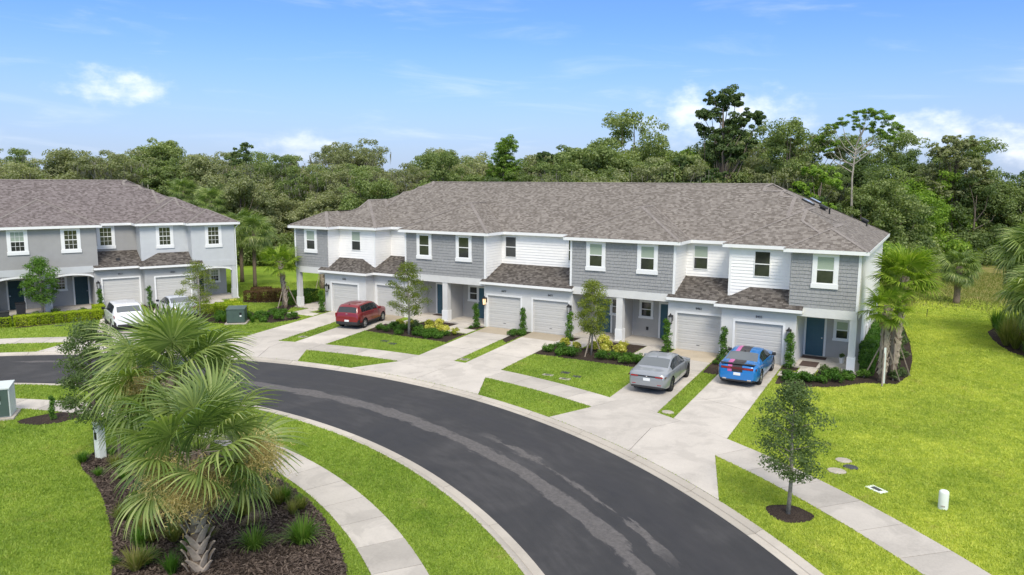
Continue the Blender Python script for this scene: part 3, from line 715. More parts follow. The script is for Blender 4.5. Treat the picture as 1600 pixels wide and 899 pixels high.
def lap_panel(mb, p0, p1, z0, z1, out, m=0, pitch=.178):
    """overlapping boards on a vertical wall between plan points p0,p1 facing out (unit xy)"""
    n = int((z1-z0)/pitch)+1; ox, oy = out
    for i in range(n):
        a = z0+i*pitch; b = min(z1, a+pitch+.004)
        if b-a < .02: continue
        t = (b-a)/pitch
        lo, hi = .034, .034-.026*min(1, t)
        v = []
        for (x, y) in (p0, p1):
            v += [(x+ox*.001, y+oy*.001, a), (x+ox*lo, y+oy*lo, a), (x+ox*hi, y+oy*hi, b)]
        mb.add(v, [(0, 3, 4, 1), (1, 4, 5, 2)], m)
def shake_panel(mb, x0, x1, y, z0, z1, seed):
    rg = random.Random(seed); z = z0; row = 0
    x0, x1 = min(x0, x1), max(x0, x1)
    while z < z1-.03:
        x = x0-rg.random()*.1
        while x < x1:
            w = rg.uniform(.13, .30); a, b = max(x+.006, x0), min(x+w, x1)
            if b-a > .02:
                bt = z+rg.choice([0, 0, 0, -.012, .010]); tp = min(z1, z+.20)
                if bt < z0: bt = z0
                lo = y-.030-rg.random()*.006; hi = y-.006
                v = [(a, lo, bt), (b, lo, bt), (b, hi, tp), (a, hi, tp), (a, y+.002, bt), (b, y+.002, bt), (b, y+.002, tp), (a, y+.002, tp)]
                mb.add(v, [(0, 1, 2, 3), (4, 5, 1, 0), (1, 5, 6, 2), (4, 0, 3, 7)])
            x += w
        z += .19; row += 1
WIN_CACHE = {}
def window(par, x, y, w, z0, z1, trim, glass_up, muntin=False):
    """centre x, wall plane y facing -y; w,z = glazed sash extent"""
    key = (round(w, 3), round(z1-z0, 3), trim, muntin)
    h = z1-z0
    if key not in WIN_CACHE:
        fr = MB()
        if trim:
            tw, th, tb = trim
            fr.box(-w/2-tw, w/2+tw, -.045, .02, h, h+th); fr.box(-w/2-tw, -w/2, -.045, .02, 0, h); fr.box(w/2, w/2+tw, -.045, .02, 0, h)
            fr.box(-w/2-tw-.03, w/2+tw+.03, -.07, .02, -tb, 0)
        s = .035
        sa = MB()
        sa.box(-w/2, w/2, -.035, .02, h-s, h); sa.box(-w/2, w/2, -.035, .02, 0, s*1.2); sa.box(-w/2, -w/2+s, -.035, .02, s*1.2, h-s); sa.box(w/2-s, w/2, -.035, .02, s*1.2, h-s)
        sa.box(-w/2+s, w/2-s, -.038, .0, h/2-.025, h/2+.025)
        mu = MB()
        if muntin:
            for k in (1, 2):
                xx = -w/2+s+(w-2*s)*k/3; mu.box(xx-.010, xx+.010, -.024, -.012, s, h-s)
            for zz in (h*.26, h*.74): mu.box(-w/2+s, w/2-s, -.023, -.013, zz-.010, zz+.010)
        p0 = MB(); p0.box(-w/2+s, w/2-s, -.014, .02, s, h/2-.02); p1 = MB(); p1.box(-w/2+s, w/2-s, -.010, .02, h/2+.02, h-s)
        WIN_CACHE[key] = (fr.mesh('window', MT['white']) if trim else None, sa.mesh('sash', MT['white']), mu.mesh('muntin', MT['white']) if muntin else None, p0, p1)
    fm, sm, mm, p0, p1 = WIN_CACHE[key]
    if fm is not None:
        root = inst('window', fm, par, (x, y, z0)); inst('sash', sm, root)
    else: root = inst('window', sm, par, (x, y, z0))
    if mm: inst('muntin', mm, root)
    kk = key+('p',)
    if kk not in WIN_CACHE: WIN_CACHE[kk] = [p0.mesh('pane', MT['pane']), p1.mesh('pane', MT['pane']), p1.mesh('pane', MT['blind'])]
    q = WIN_CACHE[kk]; inst('pane', q[0], root); inst('pane', q[2] if glass_up else q[1], root)
    return root
GC = {}
def garage(par, x, y, num, style):
    """opening centre x, door plane y, 2.465 x 2.13"""
    w = 2.465/2; k = 'g'
    if k not in GC:
        mb = MB(); t = .115
        mb.box(-w-t, -w, -.05, .12, 0, 2.13+t); mb.box(w, w+t, -.05, .12, 0, 2.13+t); mb.box(-w, w, -.05, .12, 2.13, 2.13+t)
        GC['trim'] = mb.mesh('garage_door', MT['white'])
        pn = MB(); hh = .53
        prof = [(0, .018), (.012, .0), (.12, .0), (.135, .012), (.155, .012), (.17, 0), (.36, 0), (.375, .012), (.395, .012), (.41, 0), (.518, 0), (.53, .018)]
        V = []; F = []
        for xx in (-w, w): V += [(xx, yy, z) for z, yy in prof]
        n = len(prof); F = [(i, n+i, n+i+1, i+1) for i in range(n-1)]
        V += [(-w, .06, 0), (w, .06, 0), (-w, .06, hh), (w, .06, hh)]
        pn.add(V, F); GC['panel'] = pn.mesh('door_panel', MT['garage'])
        hd = MB(); hd.box(-.09, .09, -.012, .0, .0, .03); GC['handle'] = hd.mesh('handle', MT['dark']); GC[k] = 1
    g = inst('garage_door', GC['trim'], par, (x, y-.10, 0))
    for i in range(4): inst('door_panel', GC['panel'], g, (0, .07, .003+i*.532))
    inst('handle', GC['handle'], g, (0, .07, .33))
    number(par, x, y-.155, 2.42, num)
FONT_ME = {}
def number(par, x, y, z, txt):
    if not txt: return
    if txt not in FONT_ME:
        c = bpy.data.curves.new('house_number', 'FONT'); c.body = txt; c.size = .17; c.align_x = 'CENTER'; c.extrude = .006
        o = bpy.data.objects.new('tmp', c); COL.objects.link(o); dg = bpy.context.evaluated_depsgraph_get()
        me = bpy.data.meshes.new_from_object(o.evaluated_get(dg)); bpy.data.objects.remove(o); me.name = 'house_number'; me.materials.clear(); me.materials.append(MT['black']); FONT_ME[txt] = me
    inst('house_number', FONT_ME[txt], par, (x, y, z), (R(90), 0, 0))
def front_door(par, x, y, w, z0, z1, mat, hs=1):
    k = ('fd', round(w, 2), round(z1-z0, 2))
    if k not in GC:
        h = z1-z0; t = .11
        a = MB(); a.box(-w/2-t, -w/2, -.05, .03, 0, h+t); a.box(w/2, w/2+t, -.05, .03, 0, h+t); a.box(-w/2, w/2, -.05, .03, h, h+t)
        b = MB(); b.box(-w/2, w/2, -.008, .03, 0, h)
        for cx in (-w/4, w/4):
            for za, zb in ((.12, .62), (.74, 1.55), (1.67, h-.12)):
                b.box(cx-w*.17, cx+w*.17, -.022, -.008, za, min(zb, h-.1))
        hd = MB(); hd.lathe([(.0, -.09), (.03, -.085), (.032, -.05), (.012, -.03), (.012, 0)], 8, (0, 0, 0), 'y')
        GC[k] = (a.mesh('front_door', MT['white']), b, hd.mesh('handle', MT['chrome']))
    a, b, hd = GC[k]; kk = k+(mat.name,)
    if kk not in GC: GC[kk] = b.mesh('door_leaf', mat)
    r = inst('front_door', a, par, (x, y, z0)); inst('door_leaf', GC[kk], r); inst('handle', hd, r, (hs*(w/2-.09), -.02, 1.02))
def lantern(par, x, y, z, lit=False):
    if 'lan' not in GC:
        a = MB(); a.box(-.07, .07, -.02, 0, -.10, .14); a.tube([(0, -.02, .10), (0, -.12, .13), (0, -.16, .19)], .012, 6)
        a.lathe([(.0, .26), (.02, .25), (.035, .20), (.115, .13), (.115, .115)], 8, (0, -.16, -.02))
        for k in range(4):
            ang = math.pi/4+k*math.pi/2; a.tube([(math.cos(ang)*.10, -.16+math.sin(ang)*.10, .10), (math.cos(ang)*.075, -.16+math.sin(ang)*.075, -.20)], .010, 4)
        a.lathe([(.0, -.25), (.03, -.24), (.085, -.21), (.085, -.19)], 8, (0, -.16, 0))
        g = MB(); g.lathe([(.0, .10), (.085, .095), (.065, -.19), (.0, -.19)], 8, (0, -.16, 0))
        GC['lan'] = (a.mesh('wall_lantern', MT['black']), g.mesh('lantern_glass', MT['lampglass']), g.mesh('lantern_glass', MT['lamplit']))
    a, g0, g1 = GC['lan']; r = inst('wall_lantern', a, par, (x, y, z), sc=1.35); inst('lantern_glass', g1 if lit else g0, r)

def row_house(label, loc, rz, st):
    root = empty('townhouse_row', loc, rz, label=label, cat='townhouses')
    A = st['light']; K = st['dark']; Wm = st['white']; P = st['porch']; lap = st['lap']
    def part(name, mb, mat, **k): return mb.obj(name, mat, root, **k)
    # main two storey body
    m = MB(); m.box(-X5, X5, YREC, YR, 0, ZW); part('main_wall', m, st['body'])
    m = MB()
    for s in (1, -1):
        # upper blocks at the ends
        m = MB(); m.box(s*X4, s*X5, 0, YREC, ZB, ZW); part('upper_wall', m, K if not lap else A)
        m = MB(); m.box(s*X3, s*X4, YWF, YREC, ZB, ZW); part('upper_wall', m, Wm)
        m = MB(); m.box(s*X1, s*X2, YD, YREC, ZB, ZW); part('upper_wall', m, st['dblock'] if not lap else A)
        # garage fronts: piers and header round each opening
        m = MB(); m.box(s*12.55, s*13.30, .04, YREC, 0, 2.95); m.box(s*15.76, s*16.42, .04, YREC, 0, 2.95); m.box(s*13.30, s*15.76, .04, .9, 2.13, 2.95); m.box(s*13.30, s*15.76, .16, .9, 0, 2.13); part('garage_wall', m, st['g_end'])
        m = MB(); m.box(s*9.27, s*9.825, .90, YREC, 0, 2.95); m.box(s*12.29, s*12.55, .90, YREC, 0, 2.95); m.box(s*9.825, s*12.29, .90, 1.8, 2.13, 2.95); m.box(s*9.825, s*12.29, 1.03, 1.8, 0, 2.13); part('garage_wall', m, st['g_mid'])
        # porch floors, columns, beams
        m = MB(); m.box(s*16.43, s*19.45, -.12, YREC, -.05, .10); part('porch_floor', m, MT['concrete'])
        m = MB(); m.box(s*3.2, s*9.26, .72, YREC, -.05, .10); part('porch_floor', m, MT['concrete'])
        m = MB(); m.box(s*16.42, s*X5, -.025, .32, ZB, ZS+.005); m.box(s*(X5-.30), s*(X5+.02), .321, YREC-.003, ZB+.002, ZS+.003); part('beam', m, A)
        m = MB(); m.box(s*3.2, s*9.27, YD-.025, YD+.30, ZB, ZS+.005); part('beam', m, A)
        def column(x, y, w=.36):
            c = MB(); c.box(x-w/2, x+w/2, y, y+w, .10, ZB); o = part('column', c, A)
            c2 = MB(); c2.box(x-w/2-.035, x+w/2+.035, y-.035, y+w+.035, .10, .82); c2.obj('column_base', MT['white'] if lap else A, o)
        column(s*(X5-.16), .0, .32); column(s*6.30, YD, .40)
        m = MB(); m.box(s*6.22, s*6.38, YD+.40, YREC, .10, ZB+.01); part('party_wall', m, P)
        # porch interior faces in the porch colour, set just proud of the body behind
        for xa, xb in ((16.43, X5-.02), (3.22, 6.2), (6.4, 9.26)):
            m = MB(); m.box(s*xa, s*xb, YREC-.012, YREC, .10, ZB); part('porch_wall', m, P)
        if st['arch']:
            def arch(xa, xb, y0, base, rise):
                n = 14; a = MB(); t = MB()
                for i in range(n):
                    u0, u1 = i/n, (i+1)/n; f = lambda u: base+rise*math.sqrt(max(0, 1-(2*u-1)**2*.98))
                    x0, x1 = xa+(xb-xa)*u0, xa+(xb-xa)*u1
                    a.prismy([(x0, f(u0)), (x1, f(u1)), (x1, ZB+.03), (x0, ZB+.03)], y0+.01, y0+.30)
                    t.prismy([(x0, f(u0)), (x1, f(u1)), (x1, f(u1)+.13), (x0, f(u0)+.13)], y0-.045, y0+.008)
                part('arch', a, A if y0 < .5 else st['dblock']); part('arch_trim', t, MT['white'])
            x0, x1 = s*16.43, s*(X5-.33); arch(min(x0, x1), max(x0, x1), 0.0, 2.28, .30)
            x0, x1 = s*3.22, s*6.10; arch(min(x0, x1), max(x0, x1), YD, 2.28, .30)
            x0, x1 = s*6.50, s*9.26; arch(min(x0, x1), max(x0, x1), YD, 2.28, .30)
        # cladding
        if lap:
            m = MB(); shake_panel(m, s*16.02, s*(X5-.10), 0, ZS, ZW, 3+s); part('shake_siding', m, MT['shake'], recalc=False, kind='stuff')
            m = MB(); shake_panel(m, s*(X1+.10), s*(X2-.10), YD, ZS, ZW, 9+s); part('shake_siding', m, MT['shake'], recalc=False, kind='stuff')
            m = MB()
            sides = [((s*X3, YWF), (s*X4, YWF), 3.0, (0, -1)), ((s*X2, YREC), (s*X3, YREC), 3.3, (0, -1)), ((s*X3, YWF), (s*X3, YREC), 3.0, (-s, 0)),
                     ((s*X2, YD), (s*X2, YREC), 3.0, (s, 0)), ((s*X1, YD), (s*X1, YREC), 3.0, (-s, 0)), ((s*X4, 0), (s*X4, YWF), 3.0, (-s, 0)), ((s*X5, 0.0), (s*X5, YR), ZS+.01, (s, 0))]
            for p0, p1, z0, o in sides: lap_panel(m, p0, p1, z0, ZW, o)
            if s == 1: lap_panel(m, (-X1, YREC), (X1, YREC), 3.3, ZW, (0, -1))
            part('lap_siding', m, MT['siding'], recalc=False, kind='stuff')
            for cx, cy in ((s*(X5), 0), (s*X2, YD), (s*X1, YD)):
                m = MB()
                sx = 1 if cx*s > 0 and cx in (s*X5, s*X2) else -1
                d = s*sx; m.box(cx-d*.10, cx+d*.028, cy-.040, cy+.0, ZS+.004, ZW); m.box(cx-d*.001, cx+d*.034, cy-.001, cy+.09, ZS+.004, ZW); part('corner_board', m, MT['white'])
            m = MB(); m.box(s*X3-s*.034, s*X3+s*.09, YWF-.036, YWF-.001, 3.0, ZW)
            part('corner_board', m, MT['white'])
            m = MB(); m.box(s*(X5+.001), s*(X5+.035), .321, YR, ZS-.14, ZS+.008); part('belt_board', m, MT['white'])
        # windows
        t3 = (.20, .11, .24); ti = (.12, .10, .12)
        zt, zb = 5.87, 4.475
        G = st['blinds']
        mu = st['muntin']; y0 = -.03 if lap else 0.0
        window(root, s*17.654, y0, .84, zb, zt, t3, G[0 if s > 0 else 5], mu)
        window(root, s*7.969, YD+y0, .84, zb, zt, t3, G[1 if s > 0 else 4], mu); window(root, s*4.736, YD+y0, .84, zb, zt, t3, G[2 if s > 0 else 3], mu)
        yo = -.036 if lap else 0.0; tt = None if lap else t3
        window(root, s*14.332, YWF+yo, .84, zb, zt, tt, G[6 if s > 0 else 9], mu)
        window(root, s*10.498, YREC+yo, .84, zb, zt, tt, G[7 if s > 0 else 8], mu)
        window(root, s*2.34, YREC+yo, .84, zb, zt, tt, False, mu)
        # porch windows and doors
        window(root, s*18.33, YREC-.012, .62, 1.16, 2.12, ti, s > 0, mu); window(root, s*7.25, YREC-.012, .66, 1.34, 2.26, ti, False, mu); window(root, s*5.32, YREC-.012, .66, 1.34, 2.26, ti, False, mu)
        front_door(root, s*16.98, YREC-.013, .93, .10, 2.20, st['door'], s)
        front_door(root, s*4.47, YREC-.013, .93, .10, 2.22, st['door'], -s)
        front_door(root, 8.62 if s > 0 else st.get('bdoor', -8.62), YREC-.013, .90, .10, 2.22, st['door'], s)
        # garage doors
        nn = st['num']
        garage(root, s*14.53, .16, nn[0 if s > 0 else 5], st); garage(root, s*11.056, 1.03, nn[1 if s > 0 else 4], st); garage(root, s*1.687, 1.03, nn[2 if s > 0 else 3], st)
        lantern(root, s*16.10, .04, 1.78); lantern(root, s*9.50, .90, 1.78); lantern(root, s*3.06, .90, 1.78, lit=(s < 0 and lap))
        # lower roofs with fascia
        def low(poly_top, mat, fasc):
            m = MB(); m.solid(poly_top, .05); o = part('lower_roof', m, mat)
            f = MB()
            for (xa, ya, xb, yb, z) in fasc:
                dx, dy = xb-xa, yb-ya; l = math.hypot(dx, dy); nx, ny = dy/l*.022, -dx/l*.022
                if s < 0: nx, ny = -nx, -ny
                f.add([(xa, ya, z-.16), (xb, yb, z-.16), (xb+nx, yb+ny, z-.16), (xa+nx, ya+ny, z-.16), (xa, ya, z), (xb, yb, z), (xb+nx, yb+ny, z), (xa+nx, ya+ny, z)],
                      [(0, 3, 2, 1), (4, 5, 6, 7), (0, 1, 5, 4), (1, 2, 6, 5), (2, 3, 7, 6), (3, 0, 4, 7)])
            f.obj('fascia', MT['white'], o)
        f54, f42 = .54, .41; ze, y1 = 3.06, -.36
        xl, xr = 12.22, 16.72; zt1 = ze+f54*(YWF-y1); run = YWF-y1
        low([(s*xl, y1, ze), (s*xr, y1, ze), (s*xr, YWF, zt1), (s*(xl+run), YWF, zt1)], st['lroof'], [(s*xl, y1, s*xr, y1, ze-.01)])
        low([(s*xl, y1, ze+.001), (s*(xl+run), YWF, zt1+.001), (s*(xl+run), YREC, zt1+.001), (s*xl, YREC, ze+.001)], st['lroof'], [(s*xl, YD-.35, s*xl, y1, ze-.01)])
        m = MB(); m.box(s*12.56, s*16.41, .045, .9, 2.95, 3.0); m.box(s*(xr-.02), s*16.43, -.33, .04, 2.88, 2.90); part('lower_soffit', m, MT['white'])
        y2 = .50
        low([(s*9.27, y2, ze), (s*12.9, y2, ze), (s*12.9, YREC, ze+f42*(YREC-y2)), (s*9.27, YREC, ze+f42*(YREC-y2))], st['lroof'], [(s*9.27, y2, s*12.20, y2, ze-.01)])
        if s == 1: low([(-3.3, y2, ze), (3.3, y2, ze), (3.3, YREC, ze+f42*(YREC-y2)), (-3.3, YREC, ze+f42*(YREC-y2))], st['lroof'], [(-3.3, y2, 3.3, y2, ze-.01)])
        # closed rake ends of the lower roofs
        m = MB(); e = MB()
        for xx in ((9.27,), (3.3,)):
            x = s*xx[0]; d = s*(.03 if xx[0] < 5 else -.03)
            zz = ze+f42*(YREC-y2)
            v = [(x, y2, ze-.17), (x, YREC, ze-.17), (x, YREC, zz-.06), (x, y2, ze-.055)]
            m.add(v+[(a-d, b, c) for a, b, c in v], [(0, 1, 2, 3), (7, 6, 5, 4), (0, 4, 5, 1), (1, 5, 6, 2), (2, 6, 7, 3), (3, 7, 4, 0)])
        v = [(s*xr, y1, ze-.17), (s*xr, YWF, ze-.17), (s*xr, YWF, zt1-.06), (s*xr, y1, ze-.055)]; d = s*.03
        m.add(v+[(a-d, b, c) for a, b, c in v], [(0, 1, 2, 3), (7, 6, 5, 4), (0, 4, 5, 1), (1, 5, 6, 2), (2, 6, 7, 3), (3, 7, 4, 0)])
        part('rake_board', m, MT['white'])
    # centre garages
    m = MB(); m.box(-3.2, -2.92, .90, YREC, 0, 2.95); m.box(2.92, 3.2, .90, YREC, 0, 2.95); m.box(-.455, .455, .90, 1.8, 0, 2.95)
    for s in (1, -1): m.box(s*.455, s*2.92, .90, 1.8, 2.13, 2.95); m.box(s*.455, s*2.92, 1.03, 1.8, 0, 2.13)
    part('garage_wall', m, st['g_mid'] if not lap else A)
    # soffit, fascia and main roof
    m = MB(); m.prism(EP, ZW, ZW+.03); part('soffit', m, MT['white'])
    f = MB()
    for i in range(len(EP)):
        (xa, ya), (xb, yb) = EP[i], EP[(i+1) % len(EP)]
        if abs(ya-yb) < 1e-6:
            o = .025 if ya > 5 else -.025; f.box(xa, xb, ya, ya+o, ZW-.008, ZE+.004)
        else:
            sg = 1 if xa > 0 else -1
            o = .025; mx = xa; outward = None
            ymid = (ya+yb)/2
            outward = 1 if roof_dist(xa+.05, ymid) < 0 or xa > X5 else -1
            inn = roof_dist(xa-.05, ymid) > roof_dist(xa+.05, ymid)
            o = .024 if inn else -.024
            f.box(xa, xa+o, ya-.024 if ya < yb else ya+.0, yb, ZW-.006, ZE+.002)
    part('fascia', f, MT['white'])
    ro = inst('roof', ROOF_ME.copy(), root); ro.data.materials.append(st['roof'])
    cm = MB()
    for a, b, n1, n2 in CAPS:
        d = (b-a); L = d.length; d.normalize(); up = (n1+n2).normalized()
        s1 = d.cross(n1).normalized(); s2 = d.cross(n2).normalized()
        if s1.dot(n2) > 0: s1 = -s1
        if s2.dot(n1) > 0: s2 = -s2
        n = max(1, int(L/.28)); wd = .11
        for i in range(n):
            p = a+d*(L*i/n); q = a+d*(L*(i+1)/n)
            lift0, lift1 = .030, .014
            v = [p+up*lift0, q+up*lift1, q+s1*wd+n1*lift1, p+s1*wd+n1*lift0, q+s2*wd+n2*lift1, p+s2*wd+n2*lift0]
            cm.add([tuple(x) for x in v], [(0, 1, 2, 3), (0, 5, 4, 1)])
    cm.obj('ridge_cap', st['cap'], ro, recalc=False, kind='stuff')
    return root, ro

STY = dict(light=MT['light'], dark=MT['shake'], dblock=MT['light'], white=MT['siding'], porch=MT['porch'], lap=True, body=MT['sidewall'], g_end=MT['light'], g_mid=MT['light'],
           arch=False, muntin=False, door=MT['door'], roof=MT['roof'], lroof=MT['lroof'], cap=MT['cap'], bdoor=-7.95,
           blinds=[True, True, True, False, False, True, False, True, False, True], num=['8455', '8463', '8471', '8479', '8487', '8495'])
rowA, roofA = row_house('grey and white two storey townhouse row with shingled gables facing the bend', (0, 0, 0), 0, STY)
STY2 = dict(light=MT['l_light'], dark=MT['l_light'], dblock=MT['l_dark'], white=MT['l_light'], porch=MT['l_mid'], lap=False, body=MT['l_dark'], g_end=MT['l_mid'], g_mid=MT['l_mid'],
            arch=True, muntin=True, door=MT['ldoor'], roof=MT['roof2'], lroof=MT['lroof'], cap=MT['cap'],
            blinds=[False, False, True, False, False, False, False, False, False, False], num=['8503', '8511', '8519', '8527', '8535', '8543'])
rowB, roofB = row_house('smooth stucco townhouse row with arched porches at the left edge', (B2O[0], B2O[1], 0.0), B2PHI, STY2)
# roof furniture on the right hand slope
def slope_z(x): return ZE+.01+RS*(X5+OH-x)
for (x, y, hgt) in ((16.69, 8.16, .34), (18.44, 12.37, .34)):
    m = MB(); m.tube([(x, y, slope_z(x)-.05), (x, y, slope_z(x)+hgt)], .05, 8); m.obj('vent_pipe', MT['black'], roofA)
tilt = math.atan(RS)
for (x, y) in ((16.2, 8.75), (18.11, 13.92)):
    m = MB(); m.box(-.26, .26, -.26, .26, .12, .22); m.box(-.17, .17, -.17, .17, -.02, .12); m.prism([(-.26, -.26), (.26, -.26), (.20, .26), (-.20, .26)], .22, .25)
    m.obj('roof_vent', MT['dark'], roofA, loc=(x, y, slope_z(x)), rot=(0, tilt, 0), bevel=.015)
for (x, y) in ((15.40, 8.4), (15.40, 11.3)):
    a = MB(); a.box(-.38, .38, -.32, .32, 0, .11); o = a.obj('skylight', MT['dark'], roofA, loc=(x, y, slope_z(x)), rot=(0, tilt, 0), bevel=.01)
    b = MB(); b.box(-.33, .33, -.27, .27, .111, .13); b.obj('pane', MT['p_silver'], o)
# downspout of the left row, plus a plumbing stack on its lower roof
m = MB(); m.tube([(X5+.30, -.25, 6.05), (X5+.16, -.12, 5.86), (X5+.05, -.045, 5.70), (X5+.05, -.045, .15), (X5+.12, -.16, .06)], .04, 8); m.obj('downspout', MT['white'], rowB)
m = MB(); m.box(10.9, 11.15, 1.4, 1.6, 3.3, 3.62); m.obj('roof_vent', MT['dark'], rowB)
m = MB(); m.box(X5+.03, X5+.06, 6.0, 6.6, .9, 1.5); m.obj('meter_panel', MT['sidewall'], rowA)
wq = window(rowA, 0, 0, .6, 1.5, 2.3, None, False); wq.location = (X5+.01, 7.5, 1.5); wq.rotation_euler = (0, 0, R(90))
# porch bits
m = MB(); m.box(-.42, .42, -.62, .62, 0, .014); m.obj('door_mat', MT['mat'], None, loc=(17.08, .62, .101), label='brown mat lying on the right end porch near its step', cat='door mat')
m = MB(); m.box(-.62, .62, -.33, .33, 0, .014); m.obj('door_mat', MT['mat'], None, loc=(17.08, 2.30, .101), label='brown mat right against the blue door of the right end porch', cat='door mat')
m = MB(); m.box(-.40, .40, -.25, .25, 0, .014); m.obj('door_mat', MT['mat'], None, loc=(-7.95, 2.45, .101), label='dark mat before the blue door behind the red hatchback', cat='door mat')
for lab, x, z in (('small meter plate low on the porch wall behind the grey sedan', 7.35, .62),):
    m = MB(); m.box(-.07, .07, -.05, 0, -.10, .10); m.obj('outlet_box', MT['dark'], rowA, loc=(x, YREC-.012, z))
# ------------------------------------------------------------------ vegetation
def unit(v): return v/np.maximum(np.linalg.norm(v, axis=1, keepdims=True), 1e-9)
def leaf_quads(P, Nn, size, aspect, rg):
    """diamond leaves at P with normals Nn"""
    n = len(P); t = unit(np.cross(Nn, rg.normal(size=(n, 3)))); b = np.cross(Nn, t); L = (size*(.6+.8*rg.random(n)))[:, None]
    W = L*aspect*.5; fold = Nn*L*.10
    V = np.stack([P-t*L*.5, P+b*W+fold, P+t*L*.5, P-b*W+fold], 1)
    return V.reshape(-1, 3)
def quads_mesh(name, V, mat): return raw_mesh(name, V, np.arange(len(V)).reshape(-1, 4), mat)
def blob_leaves(centres, radii, per, size, aspect, rg, squash=.75, inner=.45, up=.35):
    Ps = []; Ns = []
    for c, r, k in zip(centres, radii, per):
        u = unit(rg.normal(size=(k, 3))); rad = r*(inner+(1.08-inner)*rg.random(k)**.6)
        p = u*rad[:, None]; p[:, 2] *= squash
        keep = ~((u[:, 2] < -.35) & (rg.random(k) < .5))
        Ps.append((np.array(c)+p)[keep]); Ns.append((u+np.array([0, 0, up])+rg.normal(0, .55, (k, 3)))[keep])
    P = np.concatenate(Ps); N_ = unit(np.concatenate(Ns))
    return leaf_quads(P, N_, np.full(len(P), size), aspect, rg)
def expand(C, rad, rg, k=6, sp=1.0, rr=.46):
    C2_, r2 = [], []
    for c, r in zip(C, rad):
        for _ in range(k):
            u = rg.normal(size=3); u /= np.linalg.norm(u); u[2] *= .7
            C2_.append(tuple(np.array(c)+u*r*sp*(.5+.7*rg.random()))); r2.append(r*rr*(.7+.6*rg.random()))
    return C2_, r2
def limb_mesh(name, base_pts, targets, r0, mat, rg, n=7, lo=.55):
    mb = MB(); pts = [np.array(p, float) for p in base_pts]; k = len(pts)
    mb.tube(pts, [r0*(1-.88*(i/(k-1))**1.2) for i in range(k)], n)
    for t in targets:
        t = np.array(t, float); z = min(max(t[2]*lo, pts[0][2]+.3*pts[-1][2]), pts[-1][2]*.98)
        i = min(k-2, max(0, int(np.searchsorted([p[2] for p in pts], z))-1))
        f = (z-pts[i][2])/max(1e-3, pts[i+1][2]-pts[i][2]); s = pts[i]+(pts[i+1]-pts[i])*min(1, max(0, f))
        mid = (s+t)/2+rg.normal(0, .08, 3)*np.linalg.norm(t-s)+np.array([0, 0, -.05*np.linalg.norm(t-s)])
        mb.tube([s, s+(mid-s)*.5, mid, t], [r0*.34, r0*.27, r0*.2, r0*.07], 5, caps=False)
    return mb.mesh(name, mat, smooth=True, recalc=False)

